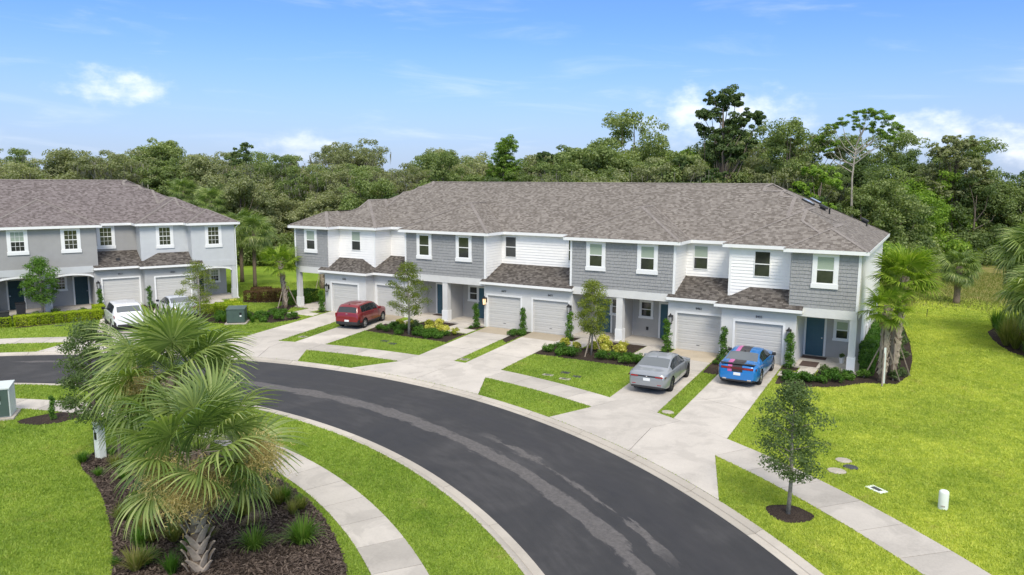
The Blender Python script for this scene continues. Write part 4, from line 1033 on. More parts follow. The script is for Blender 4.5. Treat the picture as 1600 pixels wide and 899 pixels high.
# ---- wood: big trees in eight shapes, shared
def forest_variant(kind, seed):
    rg = np.random.default_rng(seed)
    if kind == 'oak':
        H = 12.; nb = 36; W = 4.6
        C = []
        for i in range(nb):
            a = rg.random()*6.28; q = rg.random()**.6; z = H*(.36+.56*rg.random()); w = W*math.sin(min(1, (z/H-.12)/.75)*math.pi*.80+.35)
            C.append((math.cos(a)*q*w, math.sin(a)*q*w, z))
        rad = [.95+1.0*rg.random() for _ in C]; CC, RR = expand(C, rad, rg); per = [int(230*r) for r in RR]
        V = blob_leaves(CC, RR, per, .235, .62, rg, .66, .5)
        trunk = limb_mesh('trunk', [(0, 0, -.2), (.1, .1, 2.2), (-.2, .15, 5.), (.1, -.1, 8.5)], [C[i] for i in range(0, nb, 2)], .30, MT['bark'], rg)
        return trunk, V, C, rad, rg
    if kind == 'moss':
        H = 11.5; nb = 32; W = 4.8; C = []
        for i in range(nb):
            a = rg.random()*6.28; q = rg.random()**.6; z = H*(.32+.60*rg.random()); w = W*(1.05-.45*z/H)
            C.append((math.cos(a)*q*w, math.sin(a)*q*w, z))
        rad = [.9+.9*rg.random() for _ in C]; CC, RR = expand(C, rad, rg); per = [int(210*r) for r in RR]
        V = blob_leaves(CC, RR, per, .215, .55, rg, .6, .35)
        trunk = limb_mesh('trunk', [(0, 0, -.2), (-.2, .1, 2.), (.3, .1, 4.8), (.1, .2, 8)], [C[i] for i in range(nb)], .32, MT['palebark'], rg)
        return trunk, V, C, rad, rg
    if kind == 'tall':
        H = 14.; nb = 24; C = []
        for i in range(nb):
            z = H*(.30+.68*i/nb); a = rg.random()*6.28; w = 2.9*math.sin(math.pi*min(1, (z/H-.2)/.85))**.7*rg.random()**.5
            C.append((math.cos(a)*w, math.sin(a)*w, z))
        rad = [.8+.75*rg.random() for _ in C]; CC, RR = expand(C, rad, rg); per = [int(240*r) for r in RR]
        V = blob_leaves(CC, RR, per, .225, .6, rg, .85, .5)
        trunk = limb_mesh('trunk', [(0, 0, -.2), (.1, 0, 4), (0, .2, 8), (0, 0, 13.)], C[::3], .24, MT['bark'], rg)
        return trunk, V, C, rad, rg
    if kind == 'thicket':
        nb = 34; C = []
        for i in range(nb):
            z = .6+8.6*(i/nb); a = rg.random()*6.28; w = 3.6*math.sin(math.pi*(.22+.70*z/9.6))*(.35+.65*rg.random()); C.append((math.cos(a)*w, math.sin(a)*w, z))
        rad = [.8+.9*rg.random() for _ in C]; CC, RR = expand(C, rad, rg, 5, .95, .5); V = blob_leaves(CC, RR, [int(190*r) for r in RR], .24, .58, rg, .8, .4)
        V[:, 2] = np.maximum(V[:, 2], .03)
        trunk = limb_mesh('trunk', [(0, 0, -.2), (.2, 0, 2), (-.1, .2, 4), (0, 0, 7.5)], C[::3], .2, MT['bark'], rg)
        return trunk, V, C, rad, rg
    if kind == 'bush':
        nb = 13; C = [(rg.normal(0, 1.5), rg.normal(0, 1.5), .4+2.0*rg.random()) for _ in range(nb)]
        rad = [.75+.65*rg.random() for _ in C]; V = blob_leaves(C, rad, [int(250*r) for r in rad], .24, .6, rg, .8, .5)
        trunk = limb_mesh('trunk', [(0, 0, -.2), (.1, 0, .8), (0, .1, 2.0)], C[:6], .12, MT['bark'], rg)
        return trunk, V, C, rad, rg
FV = []
for k, (kind, seed, mat) in enumerate([('oak', 1, 'lf_oak'), ('oak', 2, 'lf_oak'), ('moss', 3, 'lf_olive'), ('moss', 4, 'lf_olive'), ('moss', 5, 'lf_oak'), ('tall', 6, 'lf_oak'), ('tall', 7, 'lf_bright'), ('oak', 8, 'lf_dark'), ('oak', 9, 'lf_olive'), ('bush', 10, 'lf_bright'), ('bush', 11, 'lf_oak'), ('thicket', 12, 'lf_oak'), ('thicket', 13, 'lf_olive'), ('thicket', 14, 'lf_dark'), ('thicket', 15, 'lf_bright')]):
    tr, V, C, rad, rg = forest_variant(kind, seed); crown = quads_mesh('crown', V, MT[mat]); moss = None
    if kind == 'moss':
        P = []
        for c, r in zip(C, rad):
            n = 34; u = rg.normal(size=(n, 3))*np.array([.62, .62, .25])*r; P.append(np.array(c)+u-np.array([0, 0, .35*r]))
        P = np.concatenate(P); n = len(P); L = (.3+.9*rg.random(n)**1.5)[:, None]; w = (.03+.05*rg.random(n))[:, None]; a = rg.random(n)*6.28
        d = np.stack([np.cos(a), np.sin(a), np.zeros(n)], 1)*w; dn = np.array([[0, 0, -1.]])*L+rg.normal(0, .06, (n, 3))
        Vm = np.stack([P-d, P+d, P+d*.08+dn, P-d*.08+dn], 1).reshape(-1, 3); moss = quads_mesh('hanging_moss', Vm, MT['lf_moss'])
    FV.append((kind, tr, crown, moss))
def wood_tree(v, x, y, s, label, group, name='oak_tree', zs=1.0, rg=random):
    kind, tr, cr, mo = FV[v]
    o = empty(name, (x, y, 0), rg.random()*6.28, label=label, cat='tree', group=group); o.scale = (s, s, s*zs)
    inst('trunk', tr, o); inst('crown', cr, o)
    if mo is not None: inst('hanging_moss', mo, o)
    return o
def plant_wood():
    rg = random.Random(21)
    edge = [(-150, -62), (-105, -26), (-74, 2), (-60, 12), (-46, 20), (-36, 25), (-20, 29.5), (0, 33), (13, 40), (18, 50), (21, 62), (30, 69), (42, 66), (60, 56), (90, 46)]
    pts = []
    for (xa, ya), (xb, yb) in zip(edge, edge[1:]):
        L = math.hypot(xb-xa, yb-ya); nx, ny = -(yb-ya)/L, (xb-xa)/L
        for row, (off, sp) in enumerate([(1.5, 4.3), (6.5, 5.2), (12.5, 6.0), (20, 7.0), (29, 8.5)]):
            k = max(1, round(L/sp))
            for i in range(k):
                t = (i+.5+rg.uniform(-.3, .3))/k; o = off+rg.uniform(-1.6, 1.6)
                pts.append((xa+(xb-xa)*t+nx*o, ya+(yb-ya)*t+ny*o, row))
    n = 0
    for x, y, row in pts:
        az = math.degrees(math.atan2(x-CAM[0], y-CAM[1]))
        if az < -72 or az > 14: continue
        if az < -36.5: lab, grp = 'moss hung oak in the wood that closes the view beyond the left townhouses', 'oaks of the wood beyond the left row'
        elif az < -6: lab, grp = 'leafy oak in the wood rising over the roof of the main row', 'oaks of the wood behind the main row'
        else: lab, grp = 'dense dark oak of the wood at the end of the right hand lawn', 'oaks of the wood beyond the right lawn'
        if az > -6: v = rg.choice([0, 1, 7, 7, 5, 1, 6])
        elif az < -36.5: v = rg.choice([2, 3, 4, 8, 2, 0, 3])
        else: v = rg.choice([2, 3, 0, 1, 4, 5, 8])
        if row == 0: v = rg.choice([11, 13, 11, 13, 14]) if az > -6 else rg.choice([11, 12, 12, 11, 13])
        s = rg.uniform(.88, 1.13)*(1+.05*row)
        if x < -58: s *= 1.04
        kd = FV[v][0]; place = 'beyond the left townhouses' if az < -36.5 else ('behind the main roof' if az < -6 else 'at the end of the right hand lawn')
        lab = {'moss': 'grey green oak hung with moss in the wood ', 'oak': 'broad leafy oak in the wood ', 'tall': 'tall narrow tree in the wood ', 'thicket': 'low tree leafy right down to the ground '}[kd]+place
        grp = {'moss': 'moss hung oaks ', 'oak': 'broad oaks ', 'tall': 'tall narrow trees ', 'thicket': 'low dense trees '}[kd]+place
        wood_tree(v, x, y, s, lab, grp, rg=rg, zs=rg.uniform(.86, 1.02), name={'tall': 'woodland_tree', 'thicket': 'thicket_tree'}.get(kd, 'oak_tree')); n += 1
    # undergrowth along the margin
    for (xa, ya), (xb, yb) in zip(edge[2:], edge[3:]):
        L = math.hypot(xb-xa, yb-ya); nx, ny = -(yb-ya)/L, (xb-xa)/L; k = int(L/2.2)
        for i in range(k):
            t = (i+.5+rg.uniform(-.3, .3))/k; o = rg.uniform(-2.6, -.4); x, y = xa+(xb-xa)*t+nx*o, ya+(yb-ya)*t+ny*o
            az = math.degrees(math.atan2(x-CAM[0], y-CAM[1]))
            if az < -70 or az > 12 or (-24 < az < -11): continue
            side = 'left gap between the rows' if az < -24 else 'right hand lawn'
            wood_tree(rg.choice([9, 10, 10]), x, y, rg.uniform(.8, 1.35), 'tangled green bush at the foot of the wood by the '+side, 'undergrowth bushes by the '+side, 'wild_bush', rg=rg)['category'] = 'bush'
plant_wood()
def special_tree(name, label, loc, C, rad, per, size, aspect, mat, trunk, r0, bark, seed, squash=.7, inner=.4, twig=None, lo=.55):
    rg = np.random.default_rng(seed); o = empty(name, loc, 0, label=label, cat='tree')
    tm = limb_mesh('trunk', trunk, C if twig is None else [C[i] for i in range(0, len(C), twig)], r0, MT[bark], rg, 8, lo)
    inst('trunk', tm, o); CC, RR = expand(C, rad, rg, 10, 1.25, .46); V = blob_leaves(CC, RR, [int(p_*.28) for p_ in per for _ in range(10)], size, aspect, rg, squash, inner)
    inst('crown', quads_mesh('crown', V, MT[mat]), o); return o
# tall broadleaf standing clear of the wood
C = [(-1.6, 0, 16.6), (-.6, .4, 18.0), (-1.4, -.4, 18.6), (.2, 0, 18.8), (1.0, 0, 18.2), (-2.4, 0, 15.2), (-1.2, .3, 14.6), (.2, .3, 15.4), (1.0, 0, 14.6), (.3, 0, 13.4), (-1.2, 0, 13.2), (1.2, 0, 13.0), (-2.6, 0, 16.8), (2.6, .3, 17.0), (3.3, 0, 16.3), (2.2, -.3, 15.8), (.6, .4, 16.4), (-.4, 0, 12.4), (1.6, 0, 12.3), (2.6, 0, 13.6)]
special_tree('tall_oak_tree', 'tallest broadleaf tree, dark ragged crown standing up over the main roof', (1.6, 42.7, 0), C, [.95, .8, .7, .9, .6, .8, 1.1, 1.0, .9, 1.1, 1.0, .9, .6, .65, .6, .6, .8, 1.1, .9, .5], [330]*20, .28, .6, 'lf_dark', [(0, 0, 0), (.1, 0, 6), (0, 0, 11), (-.3, 0, 15), (-.4, 0, 18)], .36, 'bark', 31)
# umbrella pine on the right
C = [(-3.0, 0, 14.6), (-2.3, .3, 15.2), (-3.4, 0, 13.9), (-1.4, 0, 15.6), (0.1, .2, 16.3), (.9, 0, 16.6), (1.8, 0, 16.2), (2.9, 0, 15.6), (3.6, .2, 15.0), (2.6, 0, 14.6), (1.6, 0, 15.0), (3.2, 0, 13.9), (-2.6, 0, 12.9), (.2, 0, 15.2), (-1.8, 0, 13.6)]
special_tree('umbrella_pine', 'slender pine with a bare trunk and open flat topped crown at the right', (14.4, 44.2, 0), C, [.55, .5, .45, .55, .65, .6, .7, .7, .6, .55, .6, .45, .5, .4, .35], [300]*15, .26, .25, 'lf_pine', [(0, 0, 0), (.15, 0, 5), (-.1, 0, 10), (.1, 0, 13.6)], .21, 'palebark', 32, .5, .3, lo=.82)
# conical pine over the left end of the main roof
C = []; rg_ = random.Random(4)
for i in range(38):
    z = 6.2+8.3*i/38; w = 3.5*(1-(z-6.2)/9.6)**.75; a = rg_.random()*6.28; q = rg_.uniform(.3, 1); C.append((math.cos(a)*w*q, math.sin(a)*w*q, z))
special_tree('pine_tree', 'broad bright green pine rising behind the left end of the main roof', (-23.5, 38.0, 0), C, [.75]*38, [260]*38, .30, .22, 'lf_pine', [(0, 0, 0), (0, 0, 6), (0, 0, 14.5)], .3, 'bark', 33, .55, .3, 2)
# others with a silhouette of their own
for (nm, lab, x, y, H, W, nb, mat, seed) in [
    ('oak_tree', 'open crowned grey limbed oak to the right of the tallest tree', 9.8, 46.0, 14.6, 3.2, 17, 'lf_olive', 41),
    ('oak_tree', 'small leaning tree with a pale green tuft left of the tallest tree', -4.2, 44.0, 13.8, 1.6, 8, 'lf_bright', 42),
    ('oak_tree', 'rounded dark bushy oak right under the tallest tree', -1.0, 38.0, 11.8, 3.4, 22, 'lf_dark', 43),
    ('oak_tree', 'wispy mossy oak sticking up at the far right of the wood', 23.5, 66.0, 15.2, 3.6, 34, 'lf_olive', 44),
    ('oak_tree', 'crooked dark oak poking out of the wood over the left row', -54.0, 24.0, 14.2, 2.6, 12, 'lf_dark', 45),
    ('oak_tree', 'narrow dark oak poking out near the middle of the main ridge', -18.5, 40.0, 13.6, 1.9, 13, 'lf_dark', 46),
    ('oak_tree', 'low golden green oak under the umbrella pine', 11.8, 40.5, 11.4, 2.2, 14, 'lf_bright', 47)]:
    rg_ = random.Random(seed); C = []
    for i in range(nb):
        z = H*(.52+.46*rg_.random()); a = rg_.random()*6.28; w = W*rg_.random()**.6; C.append((math.cos(a)*w, math.sin(a)*w, z))
    special_tree(nm, lab, (x, y, 0), C, [rg_.uniform(.45, .95) for _ in C], [230]*nb, .27, .6, mat, [(0, 0, 0), (.2, 0, H*.3), (-.1, .1, H*.6), (.1, 0, H*.84)], .26, 'bark', seed, .65, .3, lo=.7)

# ---- palms
def frond_mesh(rg, n=46, pet=1.15, blade=1.15, segs=5, droop=.55, mat='lf_palm', width=.040, split=.35):
    """fan leaf: stalk along +X then leaflets fanning around its tip; local +Z up"""
    V = []; F = []
    def P(*a): V.append(a); return len(V)-1
    # petiole: slightly sagging
    for i in range(5):
        t = i/4; x = pet*t; z = -.10*t*t*pet; w = .020*(1-.4*t)
        P(x, -w, z); P(x, w, z); P(x, 0, z-.025)
    for i in range(4):
        a = i*3; F += [(a, a+1, a+4, a+3), (a+1, a+2, a+5, a+4), (a+2, a, a+3, a+5)]
    hx, hz = pet, -.10*pet; nleaf = n
    for k in range(nleaf):
        u = (k+.5)/nleaf*2-1; ang = u*R(138)+rg.normal(0, .02)
        L = blade*(1-.28*abs(u)**2.2)*(.92+.16*rg.random()); ax = hx-.02+.16*(1-abs(u))*blade*.6
        lift = .10*math.cos(ang)+rg.normal(0, .03); dr = droop*(.75+.5*rg.random())
        prev = None; dirx, diry = math.cos(ang), math.sin(ang); px, py, pz = hx+.10*dirx*0, 0, hz
        side = (-diry, dirx); fold = .30
        for sgi in range(segs+1):
            t = sgi/segs; r = L*t
            z = hz+lift*r*(1-t*.3)-dr*L*max(0, t-.32)**2*1.6-.12*abs(u)*r
            rr = r*(1-.16*max(0, t-.45)*dr*2)
            x, y = hx+dirx*rr, diry*rr
            w = (math.pi*2*r*(138/180)/nleaf*.52 if t < split else width)*(1 if t < .55 else max(.06, 1-(t-.55)/.46))
            w = min(w, width*1.05)+.002
            c = P(x, y, z-w*fold*.0); a = P(x+side[0]*w, y+side[1]*w, z+w*fold); b = P(x-side[0]*w, y-side[1]*w, z+w*fold)
            if prev: F += [(prev[0], prev[1], a, c), (prev[2], prev[0], c, b)]
            prev = (c, a, b)
    return raw_mesh_list('frond', V, F, MT[mat])
def raw_mesh_list(name, V, F, mat):
    return raw_mesh(name, np.array(V), np.array(F), mat)
def frond_set(seed, k=4, **kw):
    rg = np.random.default_rng(seed); return [frond_mesh(rg, droop=kw.get('droop', .55)*(.6+.8*rg.random()), **{a: b for a, b in kw.items() if a != 'droop'}) for _ in range(k)]
FR_NEAR = frond_set(51, 8, n=40, segs=7, pet=1.15, blade=1.28, droop=.42, width=.029, split=.42)
FR_MID = frond_set(52, 4, n=30, segs=4, pet=.95, blade=1.0, droop=.7, width=.036)
FR_MIDB = frond_set(53, 4, n=32, segs=4, pet=.95, blade=1.05, droop=.42, width=.038, mat='lf_palmb')
FR_DEAD = frond_set(54, 2, n=22, segs=3, pet=.8, blade=.8, droop=1.3, width=.03, mat='lf_dead')
def boot_mesh():
    mb = MB(); v = []
    prof = [(-.085, -.24, .0), (-.075, -.05, .045), (-.045, .14, .10), (-.022, .27, .165)]
    for hw, z, o in prof: v += [(o-.012, -hw, z), (o+.018, -hw*.8, z), (o+.030, 0, z+.01), (o+.018, hw*.8, z), (o-.012, hw, z)]
    f = []
    for i in range(3):
        for j in range(4): f.append((i*5+j, i*5+j+1, i*5+j+6, i*5+j+5))
        f.append((i*5+4, i*5, i*5+5, i*5+9))
    f += [(15, 16, 17, 18, 19)]
    mb.add(v, f); return mb.mesh('leaf_base', MT['boot'], smooth=False)
BOOT = boot_mesh()
def palm(x, y, h, label, fronds=28, size=1.0, lean=(0, 0), tr=.16, fset=None, boots=True, seed=1, group=None, dead=3, spread=(-62, 78), stakes=0, flower=0, boot_lo=.15, name='sabal_palm', tw=.35):
    rg = random.Random(seed); fset = fset or FR_MID
    o = empty(name, (x, y, 0), 0, label=label, cat='palm', group=group)
    top = Vector((lean[0], lean[1], h)); mb = MB(); n = 9
    mb.tube([(lean[0]*(i/n)**1.5, lean[1]*(i/n)**1.5, -.05+(h+.05)*i/n) for i in range(n+1)], [tr*(1.25 if i == 0 else 1+.04*math.sin(i*1.7)) for i in range(n)]+[tr*.8], 12)
    mb.obj('trunk', MT['palmtrunk'], o, smooth=True)
    if boots:
        z = h*boot_lo; k = 0
        while z < h*.97:
            for j in range(3):
                a = k*1.02+j*2.094; t = (z/h)**1.5
                if rg.random() < .92:
                    inst('leaf_base', BOOT, o, (lean[0]*t+math.cos(a)*tr*.93, lean[1]*t+math.sin(a)*tr*.93, z+rg.uniform(-.03, .03)), (rg.uniform(-.32, .32)+(.34 if k % 2 else -.34), 0, a), (1.15 if fset is FR_NEAR else .5, 1.1*tr/.16, .95))
            z += .155; k += 1
    for i in range(fronds):
        a = i*2.39996+rg.uniform(-.2, .2); t = (i+.5)/fronds; el = R(spread[1]+(spread[0]-spread[1])*t**.85+rg.uniform(-7, 7))
        s = size*rg.uniform(.88, 1.08)*(1 if t > .12 else .85)
        if flower > 1 and el < R(-2) and math.cos(a-R(-38)) > .55 and i % 4: continue
        me = fset[i % len(fset)]
        inst('frond', me, o, (top.x+.06*math.cos(a), top.y+.06*math.sin(a), top.z+.10-.30*t), (rg.uniform(-tw, tw), -el, a), (s, s, s))
    for i in range(dead):
        a = rg.random()*6.28; inst('frond', FR_DEAD[i % 2], o, (top.x, top.y, top.z-.3), (rg.uniform(-.4, .4), R(rg.uniform(40, 70)), a), (size*.9,)*3, label='dry straw coloured frond')
    for i in range(stakes):
        a = i*6.283/stakes+.6; mb = MB(); p = Vector((math.cos(a), math.sin(a), 0))
        mb.tube([tuple(p*.95+Vector((0, 0, -.05))), tuple(p*(tr+.05)+Vector((0, 0, min(1.7, h*.6))))], .035, 4); mb.obj('support_stake', MT['stake'], o)
    if flower:
        g = np.random.default_rng(seed+70)
        for q in range(flower):
            rr, tt, zz = ((-.90, .95, -.10), (.10, 1.05, -.25), (1.50, .40, .15), (-.40, 1.15, -.60))[q]; c = np.array([top.x+.87*rr+.80*tt, top.y+.50*rr-.59*tt, top.z+zz]); n = 2600
            u = g.normal(size=(n, 3))*np.array([.23, .23, .24]); Pp = c+u; Pp[:, 2] -= .35*np.hypot(u[:, 0], u[:, 1]); d = unit(g.normal(size=(n, 3))+np.array([0, 0, -.8]))*(.05+.07*g.random((n, 1))); w = unit(np.cross(d, g.normal(size=(n, 3))))*.0055
            Vv = np.stack([Pp-w, Pp+w, Pp+d+w*.6, Pp+d-w*.6], 1).reshape(-1, 3)
            oo = inst('flower_spray', quads_mesh('flower_spray', Vv, MT['lf_flower']), o)
            mb = MB(); mb.tube([(top.x, top.y, top.z-.05), (top.x+(c[0]-top.x)*.6, top.y+(c[1]-top.y)*.6, top.z+.12), tuple(c)], [.02, .014, .006], 5); mb.obj('flower_stalk', MT['boot'], oo)
    return o
palm(7.25, -29.25, 3.05, 'big sabal palm nearest the camera with golden flower sprays', 36, 1.0, (.12, .10), .19, FR_NEAR, True, 3, None, 2, (-50, 82), 0, 4, .02, tw=.9)
palm(3.3, -27.15, 4.0, 'second big sabal palm, its crown just above and left of the nearest palm', 36, 1.06, (.25, .1), .18, FR_NEAR, True, 4, None, 1, (-50, 84), 0, 1, .1, tw=.9)
palm(20.62, -.95, 3.75, 'shorter bright palm with a white stake by the right end wall', 24, .68, (.02, 0), .16, FR_MIDB, True, 5, None, 3, (-40, 78), 3)
palm(21.0, .55, 5.05, 'taller bright palm behind the shorter one by the right end wall', 38, .92, (.22, .1), .17, FR_MIDB, True, 6, None, 5, (-28, 82), 3)
m = MB(); m.box(-.045, .045, -.045, .045, 0, 1.75); m.obj('white_post', MT['pipe'], None, loc=(20.72, -1.22, 0), rot=(0, -.02, 0), label='thin white post leaning against the shorter palm', cat='post')
palm(24.1, 28.8, 3.0, 'round headed palm alone at the far end of the right lawn', 40, .98, (0, 0), .24, FR_MID, False, 7, None, 4, (-48, 82))
palm(27.6, 14.5, 5.3, 'upper palm cut off by the right edge of the picture', 46, 1.4, (.1, 0), .2, FR_MID, True, 8, None, 2, (-65, 80))
palm(27.7, 10.2, 3.5, 'lower palm cut off by the right edge of the picture', 40, 1.3, (.1, 0), .2, FR_MID, True, 9, None, 0, (-60, 80))
palm(-19.55, -.9, 3.55, 'slim staked palm at the left corner of the main row', 20, .85, (-.35, -.1), .14, FR_MIDB, True, 10, None, 2, (-30, 75), 3)
palm(-24.6, 8.2, 3.9, 'staked palm seen through the open left end porch', 24, .9, (0, 0), .19, FR_MID, True, 11, None, 0, (-45, 78), 3)
palm(-30.2, 5.6, 5.1, 'nearer palm of the pair beside the left row end', 30, 1.1, (.1, 0), .16, FR_MID, False, 12, None, 2, (-55, 78))
palm(-34.2, 7.6, 5.3, 'farther palm of the pair beside the left row end', 32, 1.15, (0, .1), .17, FR_MID, False, 13, None, 2, (-55, 78))
palm(-52.0, 15.0, 8.3, 'palm head poking out of the wood above the left roof ridge end', 34, 1.0, (0, 0), .18, FR_MID, False, 14, None, 2, (-60, 80))
palm(-47.0, 14.6, 7.3, 'palm head poking out of the wood just right of the left roof', 34, 1.05, (0, 0), .18, FR_MID, False, 15, None, 3, (-60, 80))
palm(-24.0, 26.5, 7.2, 'palm head in the wood at the left end of the main roof', 30, 1.25, (0, 0), .18, FR_MID, False, 16, None, 1, (-50, 80))
palm(-6.0, 29.6, 7.5, 'palm head just over the main ridge left of centre', 30, 1.25, (0, 0), .18, FR_MID, False, 17, None, 0, (-50, 80))
palm(2.0, 31.6, 7.9, 'palm head just over the main ridge right of centre', 30, 1.25, (0, 0), .18, FR_MID, False, 18, None, 0, (-50, 80))

# ---- young street trees
def young_tree(x, y, H, W, z0, mat, label, seed, leaf=.085, n=5200, stakes=0, tr=.045, shape=1.0, name='young_tree', bark='palebark', dens=.5):
    rg = np.random.default_rng(seed); nb = 34; C = []
    for i in range(nb):
        t = (i+.5)/nb; z = z0+(H-z0)*t; w = W*math.sin(math.pi*min(1, .12+.86*t))**.8*(1-.25*t)*shape; a = i*2.4; q = .35+.65*rg.random()
        C.append((math.cos(a)*w*q, math.sin(a)*w*q, z))
    C = np.array(C); o = empty(name, (x, y, 0), 0, label=label, cat='tree')
    k = len(C); z = C[:, 2]; mb = MB(); top = H*.93
    mb.tube([(0, 0, -.05), (.03, .02, H*.3), (-.02, .01, H*.6), (0, 0, top)], [tr*1.3, tr, tr*.7, tr*.2], 8)
    for c in C:
        zb = max(z0*.85, c[2]-.35*(np.hypot(c[0], c[1])+.2)); mb.tube([(0, 0, zb), (c[0]*.5, c[1]*.5, zb+(c[2]-zb)*.6), tuple(c)], [tr*.35, tr*.22, tr*.08], 4, caps=False)
    mb.obj('trunk', MT[bark], o, smooth=True, recalc=False)
    rad = .16+.20*rg.random(k)+W*.12; V = blob_leaves(C, rad, [int(n*1.9/k)]*k, leaf, .5, rg, .6, .15, .2)
    inst('crown', quads_mesh('crown', V, MT[mat]), o)
    for i in range(stakes):
        a = i*6.283/stakes+.3; mb = MB(); p = Vector((math.cos(a), math.sin(a), 0)); mb.tube([tuple(p*.62+Vector((0, 0, -.05))), tuple(p*.07+Vector((0, 0, 1.35)))], .03, 4); mb.obj('support_stake', MT['stake'], o)
    return o
young_tree(19.30, -18.55, 3.85, .98, 1.15, 'lf_dark', 'young oak in a mulch ring on the verge, nearest tree at the right', 61, .075, 6000, 0, .052, name='oak_sapling')
young_tree(-5.85, -3.75, 4.45, 1.45, 1.35, 'lf_young', 'feathery lime tree with a pale trunk in the bed right of the red hatchback', 62, .085, 5400, 0, .07)
young_tree(6.25, -3.05, 4.1, 1.15, 1.25, 'lf_young', 'slender lime green tree held by crossed stakes left of the grey sedan', 63, .080, 6500, 3, .05)
young_tree(-31.7, -11.9, 4.0, 1.35, 1.0, 'lf_shrub', 'leafy green tree in front of the porches of the left row', 64, .10, 6000, 0, .06)
young_tree(-20.6, -7.6, 4.0, 1.5, .7, 'lf_young', 'pale wispy tree left of the green utility cabinet behind the palms', 65, .085, 3400, 0, .05)
young_tree(-2.45, -25.9, 4.6, 1.45, 1.25, 'lf_dark', 'dark small leaved tree at the left side of the big palms', 66, .085, 7600, 0, .07, bark='bark')
m = MB(); m.box(-.13, .13, -.13, .13, 0, 1.25); m.prism([(-.15, -.15), (.15, -.15), (.15, .15), (-.15, .15)], 1.25, 1.30); o = m.obj('utility_post', MT['pipe'], None, loc=(-2.05, -26.0, 0), label='square white post with a black fitting under the dark tree', cat='post', bevel=.008)
m = MB(); m.box(-.05, .05, -.03, 0, .70, .95); m.tube([(0, -.02, .95), (-.05, -.03, 1.10), (.01, -.02, 1.22)], .012, 5); m.obj('black_fitting', MT['black'], o, loc=(0, -.13, 0))
m = MB(); m.tube([(0, 0, -.05), (0, 0, 1.2)], .055, 8); m.obj('wooden_post', MT['bark'], None, loc=(-1.45, -25.7, 0), label='round brown post beside the square white post', cat='post')

# ---- shrubs
def shrub_mesh(name, mat, w, h, n, leaf, seed, asp=.55, shape='round'):
    rg = np.random.default_rng(seed); C = []; rad = []
    if shape == 'column':
        for i in range(9): C.append((rg.normal(0, .05), rg.normal(0, .05), h*(.10+.86*i/8))); rad.append(w*(.9-.25*i/8)*(.8+.4*rg.random()))
        V = blob_leaves(C, rad, [n//9]*9, leaf, asp, rg, 1.0, .2)
    elif shape == 'box':
        P = rg.random((n, 3))*2-1; k = rg.integers(0, 3, n); P[np.arange(n), k] = np.where(rg.random(n) < .5, -1, 1)*(.86+.17*rg.random(n)); P[:, 2] = np.abs(P[:, 2]); Nn = unit(P**5+rg.normal(0, .5, (n, 3)))
        V = leaf_quads(P*np.array([w, w*.62, h]), Nn, np.full(n, leaf), asp, rg)
    else:
        for i in range(9):
            a = rg.random()*6.28; q = rg.random()**.6*w*.62; C.append((math.cos(a)*q, math.sin(a)*q, h*(.25+.45*rg.random()))); rad.append(w*.36*(.8+.5*rg.random()))
        V = blob_leaves(C, rad, [n//9]*9, leaf, asp, rg, .85, .3)
        V[:, 2] = np.maximum(V[:, 2], .015)
    return quads_mesh(name, V, MT[mat])
SH = {'green': [shrub_mesh('foliage', 'lf_shrub', .48, .55, 900, .085, 70+i) for i in range(3)],
      'dark': [shrub_mesh('foliage', 'lf_dark', .45, .60, 700, .10, 80+i) for i in range(2)],
      'yellow': [shrub_mesh('foliage', 'lf_var', .42, .62, 620, .11, 90+i) for i in range(3)],
      'column': [shrub_mesh('foliage', 'lf_shrub', .25, 1.65, 1700, .09, 100+i, .55, 'column') for i in range(3)],
      'darkcol': [shrub_mesh('foliage', 'lf_shrub', .25, 1.55, 1700, .09, 110+i, .55, 'column') for i in range(2)],
      'hedge': [shrub_mesh('foliage', 'lf_hedge', .62, .72, 2600, .075, 120+i, .6, 'box') for i in range(2)],
      'bronze': [shrub_mesh('foliage', 'lf_brown', .80, 1.05, 2600, .09, 130+i, .6, 'box') for i in range(2)],
      'lowhedge': [shrub_mesh('foliage', 'lf_shrub', .55, .95, 2000, .085, 140+i, .55, 'box') for i in range(2)]}
def shrub(kind, x, y, s=1.0, label='', group=None, sz=1.0, rz=None, name='shrub', cat='shrub', rg=random):
    return inst(name, rg.choice(SH[kind]), None, (x, y, 0), (0, 0, rg.random()*6.28 if rz is None else rz), (s, s, s*sz), label=label, cat=cat, group=group)
rs = random.Random(9)
def bed_of(pts, kind, lab, grp, s0=.85, s1=1.15, **k):
    for (x, y) in pts: shrub(kind, x+rs.uniform(-.1, .1), y+rs.uniform(-.1, .1), rs.uniform(s0, s1), lab, grp, rg=rs, **k)
bed_of([(-8.3, -3.6), (-7.6, -3.9), (-7.0, -3.5), (-6.4, -4.0), (-7.9, -2.9), (-5.4, -3.9), (-4.7, -3.6), (-4.1, -4.0), (-3.5, -3.7), (-4.9, -3.0), (-3.7, -3.1), (-4.3, -3.3), (-7.0, -2.9), (-5.5, -3.2)], 'green', 'low green shrub in the bed between the red hatchback and the centre drives', 'green shrubs in the left front bed')
bed_of([(-7.6, -2.4), (-5.2, -2.5), (-4.6, -2.3), (-6.0, -1.5), (-4.0, -2.3), (-3.4, -2.5), (-5.7, -.7), (-6.9, -2.1), (-5.0, -2.8)], 'yellow', 'yellow variegated shrub at the back of the bed beside the red hatchback', 'yellow shrubs in the left front bed')
bed_of([(-7.1, -1.6), (-6.3, -2.4)], 'dark', 'dark leafy shrub behind the feathery lime tree', 'dark shrubs in the left front bed')
